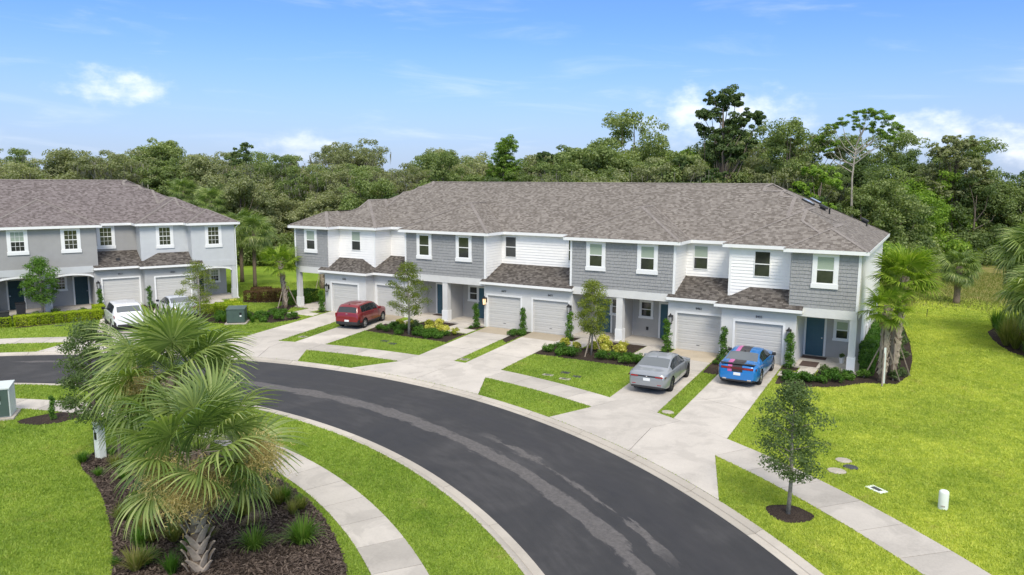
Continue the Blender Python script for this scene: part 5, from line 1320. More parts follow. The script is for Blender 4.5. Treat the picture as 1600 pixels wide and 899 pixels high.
bed_of([(3.9, -3.5), (4.6, -3.9), (5.2, -3.4), (7.2, -3.8), (7.9, -3.4), (8.6, -3.9), (8.9, -3.2), (7.0, -3.1), (8.2, -2.8), (4.3, -2.9), (5.6, -3.9), (9.2, -3.7)], 'green', 'low green shrub in the bed just left of the grey sedan', 'green shrubs in the right front bed')
bed_of([(4.2, -2.2), (4.9, -2.3), (6.6, -1.6), (7.2, -1.9), (7.7, -2.2), (6.3, -.8), (7.3, -.6), (6.9, -2.4), (6.0, -1.9), (5.7, -.4)], 'yellow', 'yellow variegated shrub round the column behind the crossed stakes', 'yellow shrubs in the right front bed')
bed_of([(9.6, -2.9)], 'yellow', 'yellow shrub tight against the front of the grey sedan', None, .7, .75)
for (x, y, k, s, lab) in [(-16.2, -.6, 'darkcol', 1.0, 'upright shrub on the pier left of the leftmost main garage'), (-3.42, .28, 'darkcol', 1.0, 'upright shrub beside the lit wall lantern'), (.02, .35, 'darkcol', 1.0, 'upright shrub between the two centre garages'),
                   (3.35, .15, 'column', 1.0, 'upright shrub right of the centre right garage'), (9.55, .1, 'column', 1.1, 'upright shrub under the lantern behind the grey sedan'), (12.85, -.35, 'column', 1.05, 'thin yellowish upright shrub between the grey and blue cars'),
                   (16.25, -.45, 'darkcol', 1.15, 'upright shrub under the lantern right of the blue car'), (-12.8, .2, 'column', .9, 'upright shrub between the two left main garages')]:
    shrub(k, x, y, s, lab, rg=rs)
bed_of([(12.95, -.9), (12.85, -1.7)], 'green', 'small shrub in the strip between the grey and blue cars', 'shrubs between the grey and blue cars', .55, .75)
bed_of([(.05, -.3), (-.05, -.9), (.35, -.5)], 'green', 'small shrub at the foot of the upright shrub between the centre drives', 'shrubs between the centre drives', .6, .9)
bed_of([(9.5, -.25), (9.3, .3), (3.6, -.2), (-3.5, -.2)], 'green', 'tiny shrub at the foot of a garage pier', 'small shrubs at the garage piers', .45, .6)
bed_of([(16.9, -3.3), (17.5, -3.0), (18.1, -2.6), (18.7, -2.1), (17.3, -2.5), (19.3, -1.4), (18.3, -1.5), (19.0, -.9), (19.8, -.7)], 'green', 'leafy green shrub in front of the right end porch', 'green shrubs before the right end porch')
bed_of([(16.5, -2.7), (18.0, -1.0), (18.5, -1.0)], 'dark', 'dark leafy shrub at the edge of the right end porch', 'dark shrubs before the right end porch', .9, 1.1)
bed_of([(19.75, .6+i*1.02) for i in range(14)], 'lowhedge', 'clipped green hedge plant along the right end wall', 'hedge along the right end wall', .95, 1.1, rz=R(90), sz=1.1, name='hedge_plant')
bed_of([(21.1, 2.2), (21.0, 3.4), (21.2, 4.6), (21.1, 6.1), (20.9, 7.7), (21.0, 9.3), (20.8, 11.3), (21.3, .6), (21.2, -.3)], 'dark', 'loose shrub in the outer bed behind the two right end palms', 'shrubs behind the right end palms', .9, 1.3)
bed_of([(-17.4, -5.0), (-16.6, -5.6), (-16.4, -4.6), (-17.2, -4.0), (-18.0, -4.0), (-15.9, -3.8), (-18.6, -2.9), (-17.5, -3.1)], 'green', 'low green shrub in the left corner bed by the slim palm', 'shrubs in the left corner bed')
bed_of([(-19.9, 1.5), (-20.2, 2.3), (-20.6, .8), (-20.9, 1.7)], 'lowhedge', 'green hedge plant beyond the open left end porch', 'hedge beyond the left end porch', .9, 1.1, name='hedge_plant')
bed_of([(-24.3, .0), (-23.3, .7), (-22.6, 1.4), (-24.5, 1.1), (-23.6, 1.9)], 'bronze', 'bronze leaved hedge block in the gap between the two rows', 'bronze hedge between the rows', .8, .95, rz=R(35), name='hedge_plant')
bed_of([(-22.9, -5.1), (-22.2, -4.4), (-21.7, -3.8), (-21.4, -5.0), (-22.4, -3.3), (-20.9, -4.1)], 'hedge', 'lime hedge plant beyond the green utility cabinet', 'lime hedge by the utility cabinet', .8, 1.0, rz=R(45), name='hedge_plant')
bed_of([(-23.6, -2.6), (-23.0, -2.9)], 'yellow', 'tall yellow shrub at the right corner of the left row', 'yellow shrubs at the left row corner', 1.1, 1.4)
bed_of([(-20.3, -5.8), (-18.4, -6.0), (-19.9, -4.7), (-17.9, -5.0), (-19.6, -6.9), (-24.2, -3.2)], 'green', 'green shrub round the utility cabinet', 'green shrubs round the utility cabinet', .8, 1.2)
for j, u in enumerate(np.linspace(4.6, 8.4, 6)):
    x, y = b2w(u, -3.9); shrub('hedge', x, y, 1.0, 'lime hedge plant of the long clipped hedge before the left row', 'long lime hedge before the left row', .95, B2PHI, 'hedge_plant', 'hedge', rs)
for j, u in enumerate(np.linspace(-2.4, 3.2, 6)):
    x, y = b2w(u, -3.9); shrub('hedge', x, y, 1.0, 'lime hedge plant at the extreme left edge of the picture', 'lime hedge at the left edge', .95, B2PHI, 'hedge_plant', 'hedge', rs)
for u, v in ((9.0, -2.9), (9.1, -2.0)):
    x, y = b2w(u, v); shrub('hedge', x, y, .95, 'lime hedge plant next to the white utility vehicle drive', 'short lime hedge by the left drives', 1.0, B2PHI+1.57, 'hedge_plant', 'hedge', rs)
for u, v, k in ((9.5, .1, 'darkcol'), (12.8, .1, 'darkcol'), (6.6, -.6, 'dark'), (5.4, -1.2, 'dark'), (8.2, -1.4, 'dark'), (12.9, -1.2, 'green'), (4.2, -2.0, 'dark'), (7.4, -2.2, 'dark')):
    x, y = b2w(u, v); shrub(k, x, y, .95, 'dark shrub against the front of the left row', 'dark shrubs along the left row', rg=rs)
shrub('darkcol', -7.7, -24.5, .62, 'small upright conifer on the grass by the left edge cabinet', rg=rs)

# ---- strap grass tufts
def tuft_mesh(n, L, seed, w=.012, mat='lf_tuft', spread=1.0):
    rg = np.random.default_rng(seed); a = rg.random(n)*6.28; out = spread*(.25+.75*rg.random(n)); Ln = L*(.6+.5*rg.random(n)); segs = 4
    V = np.zeros((n, segs+1, 2, 3)); r0 = .10*rg.random(n)*spread
    for i in range(segs+1):
        t = i/segs; r = r0+Ln*out*(t*.75); z = Ln*(t*1.05-out*.75*t*t*1.1); ww = w*(1-t*.92)
        x, y = np.cos(a)*r, np.sin(a)*r; sx, sy = -np.sin(a)*ww, np.cos(a)*ww
        V[:, i, 0] = np.stack([x-sx, y-sy, z], 1); V[:, i, 1] = np.stack([x+sx, y+sy, z], 1)
    idx = np.arange(n*(segs+1)*2).reshape(n, segs+1, 2)
    F = np.concatenate([np.stack([idx[:, i, 0], idx[:, i, 1], idx[:, i+1, 1], idx[:, i+1, 0]], 1) for i in range(segs)])
    V = V.reshape(-1, 3); V[:, 2] = np.maximum(V[:, 2], .012); return raw_mesh('blades', V, F, MT[mat])
TU = [tuft_mesh(260, .62, 150+i) for i in range(3)]; TUB = [tuft_mesh(220, .62, 155+i, .010, 'lf_shrub', .7) for i in range(2)]; TUD = [tuft_mesh(150, .55, 170+i, .012, 'lf_straw', 1.0) for i in range(2)]; TM = [tuft_mesh(200, .9, 160+i, .016, 'lf_meadow', .7) for i in range(3)]
for (x, y, s, set_, lab) in [(7.62, -27.85, 1.35, TU, 'strap leaved grass clump left of the larger clump on bare mulch'), (8.47, -27.0, 1.6, TU, 'largest strap leaved grass clump near the curved pavement'), (5.0, -29.3, 1.2, TUB, 'dense green clump under the big palm fronds'),
                       (5.9, -29.75, 1.05, TU, 'pale grass clump at the left foot of the big palm'), (6.9, -29.75, 1.15, TUB, 'bright green clump at the bottom edge by the palm foot'), (6.2, -25.4, 1.1, TUB, 'thin green clump at the back of the near bed by the grass edge'),
                       (8.75, -29.2, .35, TUB, 'tiny seedling clump at the bottom edge of the mulch'), (5.3, -28.6, .7, TUB, 'thin clump in the shade behind the palm fronds'), (7.0, -25.9, .7, TM, 'dry grey grass clump behind the largest clump'), (4.6, -26.2, .7, TU, 'half hidden clump behind the big palm')]:
    inst('grass_clump', rs.choice(set_), None, (x, y, .01), (0, 0, rs.random()*6), (s, s, s), label=lab, cat='grass clump')
for i in range(80):
    x, y = rs.uniform(-2.5, 7.0), rs.uniform(-30.2, -25.0)
    if inside(near_bed, np.array([x]), np.array([y]))[0] and math.hypot(x-7.2, y+29.2) > .6:
        s = rs.uniform(.6, 1.25); inst('grass_clump', rs.choice(TM+TUD+TUB), None, (x, y, .01), (0, 0, rs.random()*6), (s, s, s*.7), label='small straw or green clump in the litter under the big palms', cat='grass clump', group='straw clumps under the big palms')
for (x, y, s) in [(-19.0, -7.0, 1.2), (-17.9, -6.7, 1.1), (-17.2, -6.1, 1.0), (-20.0, -6.6, 1.2), (-18.5, -5.2, 1.2), (-20.9, -5.9, 1.1)]:
    inst('grass_clump', rs.choice(TUB), None, (x, y, .01), (0, 0, rs.random()*6), (s, s, s), label='upright green grass clump around the utility cabinet', cat='grass clump', group='grass clumps round the utility cabinet')
for i in range(70):
    x, y = rs.uniform(26.0, 31), rs.uniform(8.5, 22)
    if inside(BEDS[-3], np.array([x]), np.array([y]))[0]:
        s = rs.uniform(1.7, 2.6); inst('grass_clump', rs.choice(TUB+TM), None, (x, y, .01), (0, 0, rs.random()*6), (s, s, s), label='tall grey green grass clump in the bed at the right edge', cat='grass clump', group='grass clumps in the right edge bed')
def make_meadow():
    rg = np.random.default_rng(77); n = 90000
    x = rg.random(n)*75-38; y = 24+rg.random(n)*30; k = (y > 27+rg.normal(0, 2.5, n)) & (x > 12); k |= (x < -24) & (y > 14+rg.random(n)*6) & (y < 26); x, y = x[k], y[k]; n = len(x)
    h = .06+.18*rg.random(n); a = rg.random(n)*6.28; w = .03+.03*rg.random(n); c, s = np.cos(a)*w, np.sin(a)*w; l = rg.normal(0, .3, (n, 2))*h[:, None]
    V = np.stack([np.stack([x-c, y-s, 0*x], 1), np.stack([x+c, y+s, 0*x], 1), np.stack([x+l[:, 0], y+l[:, 1], h], 1)], 1).reshape(-1, 3)
    inst('rough_grass', raw_mesh('rough_grass', V, np.arange(n*3).reshape(-1, 3), MT['lf_meadow']), kind='stuff')
make_meadow()
# ------------------------------------------------------------------ vehicles
def lerp_prof(prof, s):
    xs = np.array([p[0] for p in prof]); ys = np.array([p[1] for p in prof])
    g = np.linspace(0, 1, 801); v = np.interp(g, xs, ys); k = 15; ker = np.hanning(k+2)[1:-1]; ker /= ker.sum()
    vp = np.concatenate([np.full(k, v[0]), v, np.full(k, v[-1])]); v = np.convolve(vp, ker, 'same')[k:-k]
    return np.interp(s, g, v)
def wheel_meshes(r, w, rim, spokes=5):
    t = MB(); t.lathe([(r*.64, -w/2), (r*.90, -w/2), (r*.98, -w*.40), (r, -w*.25), (r, w*.25), (r*.98, w*.40), (r*.90, w/2), (r*.64, w/2)], 28, axis='y')
    k = MB(); k.lathe([(r*.70, w*.46), (r*.66, w*.40), (r*.64, -w*.1), (r*.60, -w*.1)], 28, axis='y')
    for i in range(spokes):
        a = i*2*math.pi/spokes; ca, sa = math.cos(a), math.sin(a)
        def P(rr, tt, y): return (ca*rr-sa*tt, y, sa*rr+ca*tt)
        v = [P(.03, -.045, w*.40), P(.03, .045, w*.40), P(r*.66, .030, w*.44), P(r*.66, -.030, w*.44), P(.03, -.045, w*.2), P(.03, .045, w*.2), P(r*.66, .030, w*.3), P(r*.66, -.030, w*.3)]
        k.add(v, [(0, 1, 2, 3), (4, 7, 6, 5), (0, 4, 5, 1), (1, 5, 6, 2), (2, 6, 7, 3), (3, 7, 4, 0)])
    k.lathe([(0, w*.46), (.05, w*.44), (.06, w*.3)], 12, axis='y')
    b = MB(); b.lathe([(0, 0), (r*.63, 0)], 20, axis='y')
    for v in range(len(b.V)): x, y, z = b.V[v]; b.V[v] = (x, -.02, z)
    return t.mesh('wheel', MT['rubber'], smooth=True), k.mesh('rim', rim, smooth=False), b.mesh('brake_disc', MT['arch'])
def car(name, label, cat, loc, heading, c):
    L, W, H = c['L'], c['W']/2, c['H']
    cuts = sorted(set([0, .004, .012, .025, .045, .07, .93, .955, .975, .988, 1]+[round(x, 4) for x in np.linspace(.1, .92, 34)]+[a for g in c['side'] for a in g]+list(c['wind'])+list(c['rear'])+[a+.003*k for a in c['side'][0]+c['side'][-1] for k in (0,)]))
    S = [cuts[0]]
    for q in cuts[1:]:
        if q-S[-1] > .0035: S.append(q)
        elif q in [a for g in c['side'] for a in g]+list(c['wind'])+list(c['rear']): S[-1] = q
    S = np.array(S); n = len(S)
    top = lerp_prof(c['top'], S); belt = lerp_prof(c['belt'], S); plan = lerp_prof(c['plan'], S)*W; zb = lerp_prof([(0, .34), (.05, .24), (.15, .21), (.85, .20), (.96, .20), (1, .30)], S)
    belt = np.minimum(belt, top-.035)
    V = []; rows = None
    for i, s in enumerate(S):
        w = plan[i]; b = belt[i]; t = top[i]; z0 = zb[i]; g = min(1, max(0, (t-b)/.45)); wr = w*(.90-(.90-c['wr'])*g)
        A = (w*.955, b); B = (wr, t-.035-.03*g)
        zs = b-z0
        pr = [(0, z0), (w*.80, z0), (w*.955, z0+zs*.06+.02), (w*.99, z0+zs*.25), (w*1.0, z0+zs*.55), (w*.992, z0+zs*.80), (w*.975, b-.02), A]
        for q in (.07, .5, .93): pr.append((A[0]+(B[0]-A[0])*q+.018*g*math.sin(q*3.14), A[1]+(B[1]-A[1])*q))
        pr += [B, (wr*.93, t-.018-.012*g), (wr*.62, t-.006), (wr*.34, t-.001), (0, t)]
        rows = len(pr); x = -L/2+L*s
        V += [(x, y, z) for y, z in pr]+[(x, -y, z) for y, z in pr[1:-1][::-1]]
    m = rows*2-2; F = []; M = []
    SIDE = range(8, 10); TOP = range(12, 15)
    for i in range(n-1):
        sm = (S[i]+S[i+1])/2
        for j in range(m):
            jj = j if j < rows-1 else m-1-j
            F.append((i*m+j, i*m+(j+1) % m, (i+1)*m+(j+1) % m, (i+1)*m+j)); k = 0
            if jj in SIDE and any(a < sm < b_ for a, b_ in c['side']): k = 2
            elif jj in SIDE and c['side'][0][0] < sm < c['side'][-1][1]: k = 5
            elif jj in TOP and c['wind'][0] < sm < c['wind'][1]: k = 3
            elif jj in TOP and c['rear'][0] < sm < c['rear'][1]: k = 4
            elif c.get('stripe') and jj == 14: k = 6
            elif c.get('stripe') and jj == 13 and j < rows-1: k = 7
            elif jj in (0, 1) or (jj == 2 and c.get('clad')): k = 5
            elif c.get('clad') and sm < .045 and jj in (2, 3): k = 5
            elif c.get('sunroof') and jj in TOP and c['sunroof'][0] < sm < c['sunroof'][1]: k = 3
            M.append(k)
    F.append(tuple(range(m))[::-1]); M.append(0); F.append(tuple((n-1)*m+q for q in range(m))); M.append(0)
    gaps = []
    for sg_ in (c['side'][0][0]+.02, (c['side'][-2][1]+c['side'][-1][0])/2, c['side'][-1][1]+.015):
        i = int(np.argmin(abs(S-sg_))); 
        for side in (1, -1):
            mb = MB(); vv = []
            for j in range(2, 8):
                x, y, z = V[i*m+(j if side > 0 else m-j)]; o = side*.004
                vv += [(x-.009, y+o, z), (x+.009, y+o, z)]
            mb.add(vv, [(2*q, 2*q+1, 2*q+3, 2*q+2) for q in range(5)]); gaps.append(mb)
    names = ['body', 'wheel_arch', 'side_window', 'windscreen', 'rear_window', 'lower_trim', 'roof_stripe', 'pink_stripe']
    mats = [c['paint'], MT['arch'], MT['glass'], MT['glass'], c.get('rearmat', MT['rearglass']), MT['dark'], MT['stripe_black'], MT['stripe_pink']]
    me = bpy.data.meshes.new('b'); me.from_pydata(V, [], F)
    for q in mats: me.materials.append(q)
    me.polygons.foreach_set('material_index', M)
    bm = bmesh.new(); bm.from_mesh(me); bmesh.ops.recalc_face_normals(bm, faces=bm.faces[:]); bm.to_mesh(me); bm.free()
    ob = bpy.data.objects.new('b', me); COL.objects.link(ob)
    cut = MB(); wx = c['wheels']; r = c['r']
    for x in wx:
        for s in (1, -1):
            y0, y1 = s*(W-.30), s*(W+.3); nn = 28; a = [(x+(r+.055)*math.cos(6.2832*q/nn), r+(r+.055)*math.sin(6.2832*q/nn)) for q in range(nn)]
            cut.prismy(a, min(y0, y1), max(y0, y1), 1)
    cm = cut.mesh('c', mats); co = bpy.data.objects.new('c', cm); COL.objects.link(co)
    md = ob.modifiers.new('x', 'BOOLEAN'); md.operation = 'DIFFERENCE'; md.object = co; md.solver = 'EXACT'
    dg = bpy.context.evaluated_depsgraph_get(); res = bpy.data.meshes.new_from_object(ob.evaluated_get(dg))
    bpy.data.objects.remove(ob); bpy.data.objects.remove(co)
    root = empty(name, loc, heading, label=label, cat=cat)
    nP = len(res.polygons); mi = np.empty(nP, np.int32); res.polygons.foreach_get('material_index', mi)
    for k, nm in enumerate(names):
        if not (mi == k).any(): continue
        bm = bmesh.new(); bm.from_mesh(res); bmesh.ops.delete(bm, geom=[f for f in bm.faces if f.material_index != k], context='FACES')
        if k in (2,):
            for f in bm.faces: f.material_index = 0
            # left and right windows separately
            parts = []
            for sg in (1, -1):
                b2 = bm.copy(); bmesh.ops.delete(b2, geom=[f for f in b2.faces if f.calc_center_median().y*sg < 0], context='FACES'); parts.append(b2)
        else:
            for f in bm.faces: f.material_index = 0
            parts = [bm.copy()]
        bm.free()
        for b2 in parts:
            q = bpy.data.meshes.new(nm); b2.to_mesh(q); b2.free(); q.materials.clear(); q.materials.append(mats[k])
            q.polygons.foreach_set('use_smooth', [True]*len(q.polygons)); q.set_sharp_from_angle(angle=R(34)); inst(nm, q, root)
    for mb in gaps: mb.obj('door_gap', MT['arch'], root, recalc=False)
    wm = wheel_meshes(r, .215, c['rim'], c.get('spokes', 5))
    for x in wx:
        for s in (1, -1):
            wo = inst('wheel', wm[0], root, (x, s*(W-.115), r), (0, 0, 0 if s > 0 else math.pi)); inst('rim', wm[1], wo); inst('brake_disc', wm[2], wo)
    xr = -L/2
    for nm, mat, y0, y1, z0, z1, d in c['rearbits']:
        mb = MB(); mb.box(xr-.016+d, xr+.06+d, y0, y1, z0, z1); mb.obj(nm, mat, root, bevel=.008)
    for nm, mat, x0, x1, z0, z1 in c.get('sidebits', []):
        for s in (1, -1):
            mb = MB(); mb.box(xr+x0, xr+x1, s*(W*.90), s*(W*c.get('lampw', .955)), z0, z1); mb.obj(nm, mat, root, bevel=.01)
    mx = -L/2+L*c['mirror']
    for s in (1, -1):
        mb = MB(); mb.box(mx-.07, mx+.07, s*(W+.03), s*(W+.21), c['mz'], c['mz']+.15); mb.box(mx-.02, mx+.03, s*(W*.88), s*(W+.05), c['mz']+.01, c['mz']+.05); mb.obj('wing_mirror', c['mirmat'], root, bevel=.03)
        mb = MB(); mb.box(L/2-.30, L/2-.02, s*W*.55, s*W*.80, .62, .74); mb.obj('headlight', MT['lampglass'], root, bevel=.02)
        dx = -L/2+L*c['side'][-1][0]
        for hx in (dx-.28, dx+.95 if False else dx-.28-c.get('door', 1.0)):
            mb = MB(); mb.box(hx-.09, hx+.09, s*(W*.99), s*(W*1.015), .84, .865); mb.obj('door_handle', c['paint'], root, bevel=.006)
    fz = float(lerp_prof(c['top'], c['fin'])); mb = MB(); fx = -L/2+L*c['fin']; mb.prismy([(fx-.08, fz-.01), (fx+.10, fz-.01), (fx-.05, fz+.055)], -.018, .018); mb.obj('antenna_fin', c.get('finmat', c['paint']), root)
    return root
SED_TOP = [(0, .80), (.004, .93), (.02, 1.00), (.05, 1.03), (.13, 1.06), (.18, 1.10), (.33, 1.38), (.42, 1.445), (.50, 1.45), (.58, 1.40), (.73, 1.05), (.78, 1.0), (.92, .88), (.975, .76), (1, .56)]
SED_BELT = [(0, .76), (.03, .92), (.1, .97), (.35, .965), (.6, .93), (.75, .90), (.92, .80), (1, .5)]
PLAN = [(0, .80), (.01, .87), (.04, .94), (.12, .985), (.3, 1), (.75, 1), (.88, .97), (.95, .88), (.985, .74), (1, .60)]
red = car('red_hatchback', 'boxy dark red hatchback parked on the drive left of the bed', 'car', (-10.68, -2.55, .02), R(103),
    dict(L=4.2, W=1.80, H=1.6, r=.325, wheels=(-1.27, 1.30), paint=MT['p_red'], rim=MT['rim'], wr=.76, clad=True,
         top=[(0, .74), (.006, 1.02), (.02, 1.12), (.045, 1.36), (.075, 1.52), (.12, 1.57), (.35, 1.61), (.52, 1.58), (.60, 1.49), (.735, 1.10), (.80, 1.06), (.93, .98), (.98, .82), (1, .55)],
         belt=[(0, .72), (.02, .98), (.1, 1.06), (.35, 1.03), (.6, 1.0), (.75, .98), (.93, .86), (1, .5)], plan=[(0, .84), (.012, .91), (.05, .965), (.15, 1), (.8, 1), (.92, .95), (.98, .78), (1, .64)],
         side=[(.115, .235), (.25, .415), (.435, .625)], wind=(.60, .725), rear=(.016, .058), mirror=.63, mz=1.02, mirmat=MT['p_red'], rearmat=MT['glass'], fin=.11, finmat=MT['dark'],
         rearbits=[('number_plate', MT['plate'], -.16, .16, .50, .62, 0), ('rear_bumper', MT['dark'], -.76, .76, .32, .50, .005), ('badge', MT['chrome'], -.07, .07, .985, 1.02, .02), ('reflector', MT['red_lamp'], .52, .70, .52, .57, 0), ('reflector', MT['red_lamp'], -.70, -.52, .52, .57, 0)],
         sidebits=[('tail_lamp', MT['red_lamp'], .015, .19, .78, 1.04)], lampw=.925))
grey = car('grey_sedan', 'grey four door sedan with tinted rear glass on the second drive from the right', 'car', (11.42, -6.45, .02), R(92.5),
    dict(L=4.95, W=1.86, H=1.45, r=.34, wheels=(-1.42, 1.44), paint=MT['p_grey'], rim=MT['rimdark'], wr=.70, top=SED_TOP, belt=SED_BELT, plan=PLAN,
         side=[(.225, .30), (.315, .455), (.47, .665)], wind=(.60, .725), rear=(.185, .325), mirror=.665, mz=.96, mirmat=MT['p_grey'], fin=.345, sunroof=(.50, .575),
         rearbits=[('number_plate', MT['plate'], -.16, .16, .62, .75, 0), ('light_bar', MT['dark'], -.70, .70, .80, .87, .01), ('tail_lamp', MT['red_lamp'], .40, .74, .80, .86, -.006), ('tail_lamp', MT['red_lamp'], -.74, -.40, .80, .86, -.006), ('lower_valance', MT['dark'], -.70, .70, .30, .40, .0), ('badge', MT['chrome'], -.035, .035, .81, .86, -.012), ('reflector', MT['red_lamp'], .50, .68, .46, .49, 0), ('reflector', MT['red_lamp'], -.68, -.50, .46, .49, 0)],
         sidebits=[('tail_lamp', MT['darkred_lamp'], .02, .20, .80, .87)], lampw=.93))
ch_top = [(0, .84), (.004, 1.02), (.02, 1.06), (.05, 1.075), (.13, 1.085), (.17, 1.12), (.31, 1.37), (.40, 1.455), (.49, 1.465), (.57, 1.41), (.72, 1.08), (.78, 1.05), (.93, .95), (.98, .82), (1, .56)]
blue = car('blue_muscle_car', 'bright blue muscle car with a black and pink centre stripe on the rightmost drive', 'car', (14.72, -3.05, .02), R(90.8),
    dict(L=5.02, W=1.92, H=1.47, r=.36, wheels=(-1.50, 1.55), paint=MT['p_blue'], rim=MT['rim'], wr=.70, stripe=True, top=ch_top, belt=[(0, .80), (.03, .96), (.1, 1.0), (.3, 1.0), (.6, .95), (.75, .94), (.92, .86), (1, .5)], plan=PLAN,
         side=[(.265, .435), (.45, .655)], wind=(.59, .715), rear=(.17, .315), mirror=.655, mz=.98, mirmat=MT['dark'], fin=.335, finmat=MT['dark'],
         rearbits=[('number_plate', MT['plate'], -.16, .16, .56, .69, -.004), ('light_bar', MT['darkred_lamp'], -.74, .74, .84, .955, .0), ('tail_lamp', MT['red_lamp'], .30, .72, .87, .925, -.008), ('tail_lamp', MT['red_lamp'], -.72, -.30, .87, .925, -.008),
                   ('rear_stripe', MT['stripe_black'], -.25, .24, .72, .84, .004), ('rear_stripe', MT['stripe_pink'], .245, .44, .72, .84, .004), ('exhaust_tip', MT['chrome'], .48, .66, .34, .40, -.01), ('exhaust_tip', MT['chrome'], -.66, -.48, .34, .40, -.01), ('lower_valance', MT['dark'], -.72, .72, .27, .36, .01)],
         sidebits=[('tail_lamp', MT['darkred_lamp'], .015, .14, .85, .95)], lampw=.93))
mb = MB(); mb.box(-2.50, -2.30, -.80, .80, 1.085, 1.105); mb.box(-2.42, -2.36, -.78, -.72, 1.05, 1.085); mb.box(-2.42, -2.36, .72, .78, 1.05, 1.085); mb.obj('spoiler', MT['black'], blue, bevel=.006)
p = (-23.55, -11.15)
suv = car('white_suv', 'white sport utility vehicle on the drive left of the silver sedan', 'car', (p[0], p[1], .02), B2PHI+R(90),
    dict(L=4.7, W=1.88, H=1.72, r=.36, wheels=(-1.38, 1.42), paint=MT['p_white'], rim=MT['rim'], wr=.78, clad=True,
         top=[(0, .78), (.006, 1.10), (.03, 1.25), (.07, 1.50), (.11, 1.66), (.2, 1.70), (.40, 1.72), (.54, 1.69), (.61, 1.60), (.74, 1.18), (.80, 1.13), (.94, 1.03), (.985, .85), (1, .6)],
         belt=[(0, .76), (.02, 1.05), (.1, 1.10), (.6, 1.06), (.75, 1.04), (.93, .92), (1, .5)], plan=PLAN, side=[(.12, .235), (.25, .42), (.435, .64)], wind=(.61, .735), rear=(.028, .09), mirror=.65, mz=1.08, mirmat=MT['black'], fin=.15,
         rearbits=[('number_plate', MT['plate'], -.16, .16, .62, .75, 0), ('rear_bumper', MT['dark'], -.70, .70, .34, .48, .005)], sidebits=[('tail_lamp', MT['red_lamp'], .02, .22, .88, 1.06)], lampw=.93))
p = (-24.0, -6.9)
sil = car('silver_sedan', 'silver sedan with red tail lamps half hidden by the pale wispy tree', 'car', (p[0], p[1], .02), B2PHI+R(93),
    dict(L=4.75, W=1.82, H=1.45, r=.33, wheels=(-1.35, 1.38), paint=MT['p_silver'], rim=MT['rim'], wr=.70, top=SED_TOP, belt=SED_BELT, plan=PLAN, side=[(.23, .30), (.315, .455), (.47, .665)], wind=(.60, .725), rear=(.185, .325), mirror=.665, mz=.96, mirmat=MT['black'], fin=.345,
         rearbits=[('number_plate', MT['plate'], -.16, .16, .62, .75, 0), ('tail_lamp', MT['red_lamp'], .44, .76, .74, .88, -.004), ('tail_lamp', MT['red_lamp'], -.76, -.44, .74, .88, -.004), ('lower_valance', MT['dark'], -.70, .70, .30, .40, 0)],
         sidebits=[('tail_lamp', MT['red_lamp'], .02, .20, .75, .88)], lampw=.93))

# ------------------------------------------------------------------ utility boxes, lids, small things
def cabinet(label, x, y, rz, w, d, h, side, front, cat='utility cabinet'):
    o = empty('utility_cabinet', (x, y, 0), rz, label=label, cat=cat)
    m = MB(); m.box(-w/2-.12, w/2+.12, -d/2-.14, d/2+.12, -.05, .10); m.obj('concrete_pad', MT['hole'], o, bevel=.01)
    m = MB(); m.prism([(-w/2, -d/2+.03), (w/2, -d/2+.03), (w/2, d/2), (-w/2, d/2)], .10, h-.02); m.obj('housing', side, o, bevel=.015)
    m = MB(); m.add([(-w/2-.02, -d/2-.02, h-.06), (w/2+.02, -d/2-.02, h-.06), (w/2+.02, d/2+.02, h+.02), (-w/2-.02, d/2+.02, h+.02), (-w/2-.02, -d/2-.02, h-.01), (w/2+.02, -d/2-.02, h-.01), (w/2+.02, d/2+.02, h+.07), (-w/2-.02, d/2+.02, h+.07)], [(0, 3, 2, 1), (4, 5, 6, 7), (0, 1, 5, 4), (1, 2, 6, 5), (2, 3, 7, 6), (3, 0, 4, 7)]); m.obj('lid', side, o)
    m = MB(); m.box(-w/2+.05, w/2-.05, -d/2, -d/2+.035, .14, h-.08); f = m.obj('front_door', front, o, bevel=.006)
    m = MB(); m.box(w*.22, w*.34, -d/2-.012, -d/2, h*.62, h*.76); m.obj('notice_label', MT['black'], f)
    m = MB(); m.box(w*.23, w*.33, -d/2-.010, -d/2, h*.50, h*.59); m.obj('notice_label', MT['plate'], f)
    return o
cabinet('large cabinet with a pale shell and green front cut by the left edge', -10.15, -25.75, R(52), 1.9, 1.0, 1.30, MT['box_side'], MT['box_green'])
o = cabinet('dark green square utility cabinet on a pad in the bed left of the main row', -18.0, -6.7, R(40), 1.15, 1.05, 1.05, MT['box_green'], MT['box_green'])
def lid(x, y, lab, mat='hole', sx=.5, sy=.35, rz=.3, kind='box'):
    o = empty('meter_lid', (x, y, 0), rz, label=lab, cat='ground lid')
    m = MB()
    if kind == 'box': m.box(-sx/2, sx/2, -sy/2, sy/2, -.05, .035)
    else: m.lathe([(0, .045), (sx*.46, .043), (sx*.5, .03), (sx*.5, -.03)], 20)
    m.obj('rim', MT[mat], o, bevel=.006 if kind == 'box' else 0)
    m = MB()
    if kind == 'box': m.box(-sx*.28, sx*.28, -sy*.25, sy*.25, .035, .042)
    else: m.lathe([(0, .052), (sx*.3, .050), (sx*.32, .044)], 16)
    m.obj('cover', MT['hole_d' if mat != 'hole_d' else 'dark'], o)
    return o
def disc(x, y, lab, mat, r):
    m = MB(); m.lathe([(0, .05), (r*.9, .047), (r, .03), (r, -.04)], 22); m.obj('manhole_cover', MT[mat], None, loc=(x, y, 0), sc=(1, .85, 1), label=lab, cat='ground lid')
